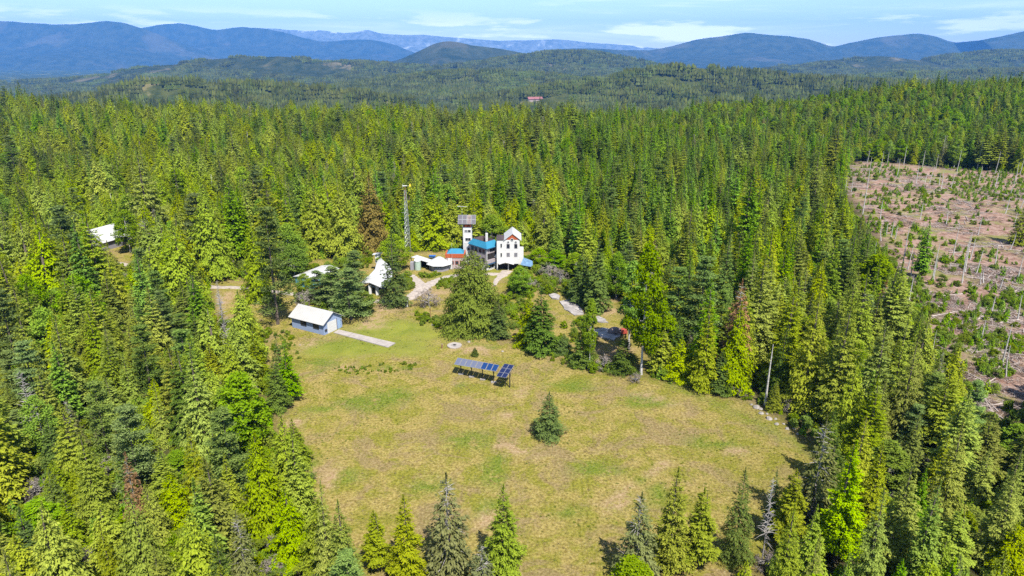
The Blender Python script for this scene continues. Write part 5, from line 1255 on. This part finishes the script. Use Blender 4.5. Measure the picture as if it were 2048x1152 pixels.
# ------------------------------------------------------------------ gravel drives
def road(pts, widths, name='gravel_drive', lift=.05):
    P = [G(*p) for p in pts]; Q = []; W = []
    for i in range(len(P) - 1):
        p0, p1, p2, p3 = P[max(i - 1, 0)], P[i], P[i + 1], P[min(i + 2, len(P) - 1)]
        for f in np.linspace(0, 1, 9)[:-1]:
            Q.append(.5 * ((2 * p1) + (p2 - p0) * f + (2 * p0 - 5 * p1 + 4 * p2 - p3) * f * f + (3 * p1 - p0 - 3 * p2 + p3) * f ** 3)); W.append(widths[i] * (1 - f) + widths[i + 1] * f)
    Q.append(P[-1]); W.append(widths[-1]); V = []; rr = np.random.default_rng(len(Q)); NC = 5
    for i, q in enumerate(Q):
        d = (Q[min(i + 1, len(Q) - 1)] - Q[max(i - 1, 0)]).normalized(); n = Vector((-d.y, d.x, 0))
        for k in range(NC):
            p = q + n * W[i] * ((k / (NC - 1)) - .5) * (1 + .12 * rr.normal() * (k in (0, NC - 1))); V.append((p.x, p.y, gz1(p.x, p.y) + lift - (.12 if k in (0, NC - 1) else 0)))
    o = link(name, mesh_from(name, V, np.array([(i * NC + k, i * NC + k + 1, (i + 1) * NC + k + 1, (i + 1) * NC + k) for i in range(len(Q) - 1) for k in range(NC - 1)]), M['gravel'], smooth=True)); tag(o, kind='structure')
road([(700, 600), (740, 602), (775, 602), (812, 598), (834, 586), (850, 574), (872, 562), (905, 552), (960, 548), (1005, 548)], [3.0, 3.2, 3.2, 4.2, 5.0, 4.6, 3.6, 3.4, 3.4, 3.4], lift=.07)
road([(822, 550), (830, 558), (842, 570), (838, 584)], [2.2, 2.6, 3.4, 3.6], lift=.11)
road([(1015, 541), (1006, 550), (994, 560), (989, 572)], [3.4, 2.8, 1.6, 1.0], lift=.12)
road([(360, 560), (425, 574), (470, 575), (520, 580), (600, 590), (700, 600)], [3.2] * 6, lift=.06)
road([(180, 518), (222, 525), (265, 532), (310, 545), (360, 560)], [3.4] * 5, lift=.065)
# ------------------------------------------------------------------ far red-roofed building beyond the treeline
RS = red_spot()
rb = root('red_roofed_lodge', 'long far-off building with a pinkish red roof just above the treeline', 'building')
kx = RS[1] / 2900
fr = frame_on(RS[0] - 28 * kx, RS[1], RS[0] + 28 * kx, RS[1] + 10)
gable_walls(fr, 57 * kx, 22, 8, 6, -14).build('wall', M['pink_wall'], rb); gable_roof(fr, 57 * kx, 22, 8, 6, 2, .6, 0).build('roof', plain('faded_red_roof', (.23, .09, .09), .85, .1, .05), rb)
for c in rb.children: c.location.z += RS[2]
for k, (dx, w_) in enumerate(((52, 16), (78, 12), (100, 20))):
    b2 = root('pale_shed', ('tan far-off shed next to the long red-roofed building', 'small tan far-off shed second from the red-roofed building', 'long tan far-off shed third from the red-roofed building')[k], 'shed')
    fr = frame_on(RS[0] + dx * kx, RS[1] + 5, RS[0] + (dx + w_) * kx, RS[1] + 7)
    gable_walls(fr, w_ * kx, 12, 5, 3, -14).build('wall', M['pink_wall'], b2); gable_roof(fr, w_ * kx, 12, 5, 3, 1, .4, 0).build('roof', plain('tan_roof', (.52, .45, .33), .8, .1, .05), b2)
    for c in b2.children: c.location.z += RS[2] - 1

# ------------------------------------------------------------------ logged clearing: dead trunks left standing, slash, regrowth
SN = [(1700, 320, 299), (1725, 429, 314), (1685, 402, 355), (1758, 346, 302), (1808, 326, 292), (1832, 367, 324), (1850, 364, 343), (1859, 365, 330), (1872, 335, 307), (1878, 370, 346), (1882, 378, 351), (1900, 380, 346), (1955, 335, 278), (2033, 354, 324),
      (1760, 440, 399), (1955, 372, 332), (2027, 458, 426), (1803, 545, 451), (1822, 553, 503), (1817, 605, 551), (1864, 563, 485), (1867, 561, 516), (1924, 566, 468), (1930, 545, 466), (1906, 512, 451), (1956, 470, 432), (1961, 570, 541), (1967, 566, 539), (1984, 622, 593), (2000, 578, 557),
      (1750, 511, 484), (1762, 482, 453), (1782, 475, 441), (1953, 547, 499), (2004, 728, 648), (2012, 753, 690), (1838, 556, 528), (1815, 540, 490), (1790, 478, 450), (1885, 366, 340), (1772, 470, 446), (1940, 520, 478), (1735, 322, 298), (1775, 325, 303), (1845, 332, 300), (1915, 338, 300), (1990, 345, 302), (2040, 346, 310), (1702, 385, 352), (1795, 350, 318), (1990, 372, 340), (2020, 390, 350), (1840, 440, 405), (1892, 450, 420), (2010, 430, 395), (2040, 420, 380), (1850, 520, 480), (1990, 530, 490), (2035, 560, 510), (2020, 500, 465), (1960, 690, 640), (2035, 640, 590)]
for i, (a, b, c) in enumerate(SN):
    g = G(a, b); z = gz1(g.x, g.y); h = max(4, top_z(g.y, c) - z); q = PROTOS[BYKIND['snag'][i % 4]]
    o = empty('dead_tree', (g.x, g.y, z), i * 1.7, (.9, .9, h / q.H)); link('trunk', q.trunk, o)
    near = min(((abs(a - s[0]) + abs(b - s[1]), j) for j, s in enumerate(SN) if j != i))[1]
    row = 'at the back edge' if b < 340 else ('in the back third' if b < 400 else ('in the upper middle' if b < 480 else ('in the lower middle' if b < 600 else 'at the near end')))
    same = sorted([s for s in SN if (0 if s[1] < 340 else 1 if s[1] < 400 else 2 if s[1] < 480 else 3 if s[1] < 600 else 4) == (0 if b < 340 else 1 if b < 400 else 2 if b < 480 else 3 if b < 600 else 4)], key=lambda s: s[0])
    tag(o, 'bare white trunk ' + row + ' of the clearing, ' + ORD[min(19, same.index((a, b, c)))] + ' from the forest side', 'dead tree', 'dead trunks left in the logged clearing')
DEB = bpy.data.collections.new('ground_litter')
def add_litter(name, me): DEB.objects.link(bpy.data.objects.new(name, me)); return len(DEB.objects) - 1
M['slash'] = plain('bleached_slash', (.32, .265, .23), .95, .3, 1.0); M['slash_dark'] = plain('brown_slash', (.15, .10, .075), .95, .3, 1.0)
for s in range(4):                                                    # a..: little heaps of branches
    r = np.random.default_rng(3000 + s); mb = MB()
    for k in range(14):
        x, y = r.normal(0, .8, 2); a = r.random() * 6.28; L = .5 + 1.3 * r.random(); e = r.normal(0, .18)
        mb.tube((x, y, .08 + .1 * r.random()), (x + L * math.cos(a), y + L * math.sin(a), max(.05, .15 + L * e)), .03 + .04 * r.random(), .02, 4)
    add_litter('a_slash_%d' % s, mesh_from('slash', mb.v, mb.f, M['slash'] if s % 2 == 0 else M['slash_dark']))
mb = MB(); mb.tube((-3, 0, .12), (3, .3, .16), .14, .09, 6); mb.tube((-1, 0, .15), (-1.4, .9, .5), .04, .02, 4); mb.tube((.8, .1, .15), (1.5, -.7, .4), .04, .02, 4)
add_litter('b_log', mesh_from('log', mb.v, mb.f, M['slash']))
# grass tufts
def tuft(seed, mat, h, n):
    r = np.random.default_rng(seed); a = r.random(n) * 6.28; q = r.random(n) * h * .7; p = np.stack([q * np.cos(a), q * np.sin(a), np.full(n, h * .35)], 1)
    d = nrm(np.stack([r.normal(0, .45, n), r.normal(0, .45, n), np.ones(n)], 1)); nn = nrm(r.normal(0, 1, (n, 3)))
    V, Fq, ti, tp, bn = kites(p, d, nn, h * (.7 + .6 * r.random(n)), np.full(n, h * .10), r.random(n), r.random(n) * .8)
    return mesh_from('tuft', V, Fq, mat, {'tint': ti, 'tip': tp, 'bend': bn * .4 + UP})
M['straw'] = foliage_mat('straw_grass', (.15, .115, .038), (.25, .20, .072), (.33, .27, .12), .3, .35); M['green_grass'] = foliage_mat('green_grass', (.085, .105, .015), (.155, .18, .028), (.22, .23, .045), .35, .35)
for s in range(2): add_litter('c_straw_%d' % s, tuft(3100 + s, M['straw'], .34, 22))
for s in range(2): add_litter('d_green_%d' % s, tuft(3110 + s, M['green_grass'], .34, 24))
rg = np.random.default_rng(555)
def sample(poly, n):
    P = np.array(poly); lo, hi = P.min(0), P.max(0); p = lo + rg.random((n, 2)) * (hi - lo); return p[in_poly(poly, p[:, 0], p[:, 1])]
# slash on the clearing: denser near the camera
p = np.vstack([sample(CUT, 11000), sample([c for c in gpoly([(1800, 520), (2100, 540), (2100, 800), (1985, 840), (1900, 720), (1830, 650)])], 2600)])
p = p[(fbm(p[:, 0] / 14, p[:, 1] / 14, 91, 3) + rg.normal(0, .06, len(p))) > .43]
ix = rg.choice([0, 1, 2, 3, 4], len(p), p=[.3, .2, .22, .16, .12]); scatter('slash_litter', np.stack([p[:, 0], p[:, 1], gzv(p[:, 0], p[:, 1])], 1), rg.random(len(p)) * 6.28, .7 + .7 * rg.random(len(p)), ix, DEB, 'bleached branches and logs strewn over the logged clearing', 'slash')
# regrowth in the clearing and undergrowth round the yard
p = sample(CUT, 6500); m = fbm(p[:, 0] / 24, p[:, 1] / 24, 93, 4) + rg.normal(0, .03, len(p)); p = p[m > .525]
sp = rg.random(len(p)); sh, sa = BYKIND['shrub'], BYKIND['sapling']
ix = np.where(sp < .42, rg.choice(sh, len(p)), rg.choice(sa, len(p))); sz = np.where(sp < .42, .28 + .4 * rg.random(len(p)), .35 + .6 * rg.random(len(p)))
lowp = gpoly([(1800, 560), (2100, 590), (2100, 800), (1985, 840), (1900, 720), (1835, 660)]); q = sample(lowp, 2200); q = q[fbm(q[:, 0] / 10, q[:, 1] / 10, 97, 3) > .5]; p = np.vstack([p, q]); ix = np.concatenate([ix, rg.choice(sh + sa + sa, len(q))]); sz = np.concatenate([sz, .25 + .45 * rg.random(len(q))])
q = sample(CUT, 900); q = q[fbm(q[:, 0] / 24, q[:, 1] / 24, 93, 4) < .55][:320]; p = np.vstack([p, q]); ix = np.concatenate([ix, rg.choice(sh + sa, len(q))]); sz = np.concatenate([sz, .3 + .6 * rg.random(len(q))])
scatter('regrowth_shrubs', np.stack([p[:, 0], p[:, 1], gzv(p[:, 0], p[:, 1])], 1), rg.random(len(p)) * 6.28, sz, ix, SHAPES, 'young green shrubs and seedlings scattered over the logged clearing', 'shrubs')
UND = [([(1040, 525), (1110, 520), (1180, 548), (1230, 590), (1180, 600), (1090, 585), (1045, 600), (1020, 580)], 190, .75), ([(1000, 590), (1050, 600), (1060, 650), (1020, 660), (1005, 630)], 40, .6), ([(590, 590), (700, 590), (740, 600), (700, 635), (600, 620)], 70, .6), ([(835, 545), (880, 548), (900, 545), (870, 556), (840, 556)], 26, .35),
       ([(760, 560), (815, 550), (830, 575), (800, 590)], 40, .5), ([(880, 562), (910, 560), (905, 575), (870, 580)], 22, .4), ([(665, 736), (835, 724), (840, 742), (690, 750)], 60, .17), ([(1040, 700), (1130, 705), (1240, 750), (1130, 735)], 30, .3), ([(1230, 745), (1500, 800), (1560, 830), (1490, 790), (1300, 745)], 60, .4),
       ([(520, 660), (585, 665), (600, 720), (560, 720)], 30, .3), ([(830, 630), (890, 640), (895, 656), (840, 650)], 26, .4), ([(1120, 640), (1180, 640), (1190, 700), (1120, 690)], 36, .5), ([(600, 540), (740, 510), (760, 505), (740, 530), (690, 560)], 60, .7), ([(860, 500), (1060, 504), (1040, 512), (880, 512)], 30, .5), ([(430, 640), (470, 650), (540, 665), (520, 720), (470, 690)], 50, .5)]
P_, S_ = [], []
for poly, n, s in UND:
    gp_ = gpoly(poly); q = sample(gp_, n * 3)[:n]; P_.append(q); S_.append(s * (.6 + .8 * rg.random(len(q))))
P_ = np.vstack(P_); S_ = np.concatenate(S_); scatter('yard_undergrowth', np.stack([P_[:, 0], P_[:, 1], gzv(P_[:, 0], P_[:, 1])], 1), rg.random(len(P_)) * 6.28, S_, rg.choice(BYKIND['shrub'], len(P_)), SHAPES, 'low green bushes and weeds growing round the yard and meadow edges', 'undergrowth')
yv = 36 + 230 * rg.random(15000) ** .8; xv = (rg.random(15000) * 2 - 1) * (yv * .86 + 30); fl = ~(in_poly(MEADOW, xv, yv) | in_poly(YARD, xv, yv) | in_poly(CUT, xv, yv) | in_poly(BARN, xv, yv)); xv, yv = xv[fl], yv[fl]
scatter('forest_undergrowth', np.stack([xv, yv, gzv(xv, yv)], 1), rg.random(len(xv)) * 6.28, .35 + .75 * rg.random(len(xv)), rg.choice(BYKIND['shrub'] * 2 + BYKIND['sapling'] + BYKIND['bare_shrub'][:1], len(xv)), SHAPES, 'low bushes and seedlings covering the forest floor between the near trees', 'undergrowth')
for a, b, s, lb, kd in ((858, 612, 1.7, 'bare grey-mauve shrub beside the drive junction', 'bare_shrub'), (1098, 556, 1.6, 'pale leafless shrub in the bushes beyond the house', 'bare_shrub'), (1120, 565, 1.4, 'grey leafless shrub next to the pale one beyond the house', 'bare_shrub'), (1060, 580, 1.3, 'leafless brown shrub below the round apple tree', 'bare_shrub'),
                        (610, 612, 1.5, 'leafless grey shrub behind the blue garage', 'bare_shrub'), (1190, 742, .9, 'twiggy green shrub at the foot of the thin birch', 'shrub'), (1270, 765, .7, 'twiggy bush at the foot of the tall cottonwood', 'bare_shrub')):
    g = G(a, b); q = PROTOS[BYKIND[kd][0]]; o = empty('shrub', (g.x, g.y, gz1(g.x, g.y)), a, (s, s, s)); link('trunk', q.trunk, o); link('crown', q.crown, o); tag(o, lb, 'shrub', 'single shrubs about the yard')
# meadow grass
p = np.vstack([sample(MEADOW, 46000), sample(YARD, 12000)]); gm = fbm(p[:, 0] / 11, p[:, 1] / 11, 95, 4) + rg.normal(0, .07, len(p)) + .22 * spots(GREEN_SPOTS, p[:, 0], p[:, 1])
keep = rg.random(len(p)) < .42 * (1 - .9 * spots(BARE_SPOTS, p[:, 0], p[:, 1])) * (1 - .85 * spots(LAWN_SPOTS, p[:, 0], p[:, 1])); p, gm = p[keep], gm[keep]
ix = np.where(gm > .60, rg.integers(7, 9, len(p)), rg.integers(5, 7, len(p)))
scatter('meadow_grass', np.stack([p[:, 0], p[:, 1], gzv(p[:, 0], p[:, 1]) - .02], 1), rg.random(len(p)) * 6.28, (.35 + .65 * rg.random(len(p)) ** 2.5)[:, None] * np.array([[1.1, 1.1, .5]]), ix, DEB, 'short dry straw and green grass tufts covering the meadow', 'grass')
print('lodge', RS, project(np.array([RS])))
# ------------------------------------------------------------------ the air: pale blue haze over the whole valley
hz, hnt, hout = new_mat('haze_air')
pv = hnt.nodes.new('ShaderNodeVolumePrincipled'); pv.inputs['Color'].default_value = (.12, .40, 1.0, 1); pv.inputs['Density'].default_value = 4.4e-5; pv.inputs['Anisotropy'].default_value = 0.0
hnt.links.new(pv.outputs[0], hout.inputs['Volume'])
tag(MB().box(-26500, 26500, -4000, 28500, -420, 1350).build('haze', hz), kind='stuff', label='pale blue haze filling the valley air', cat='haze')
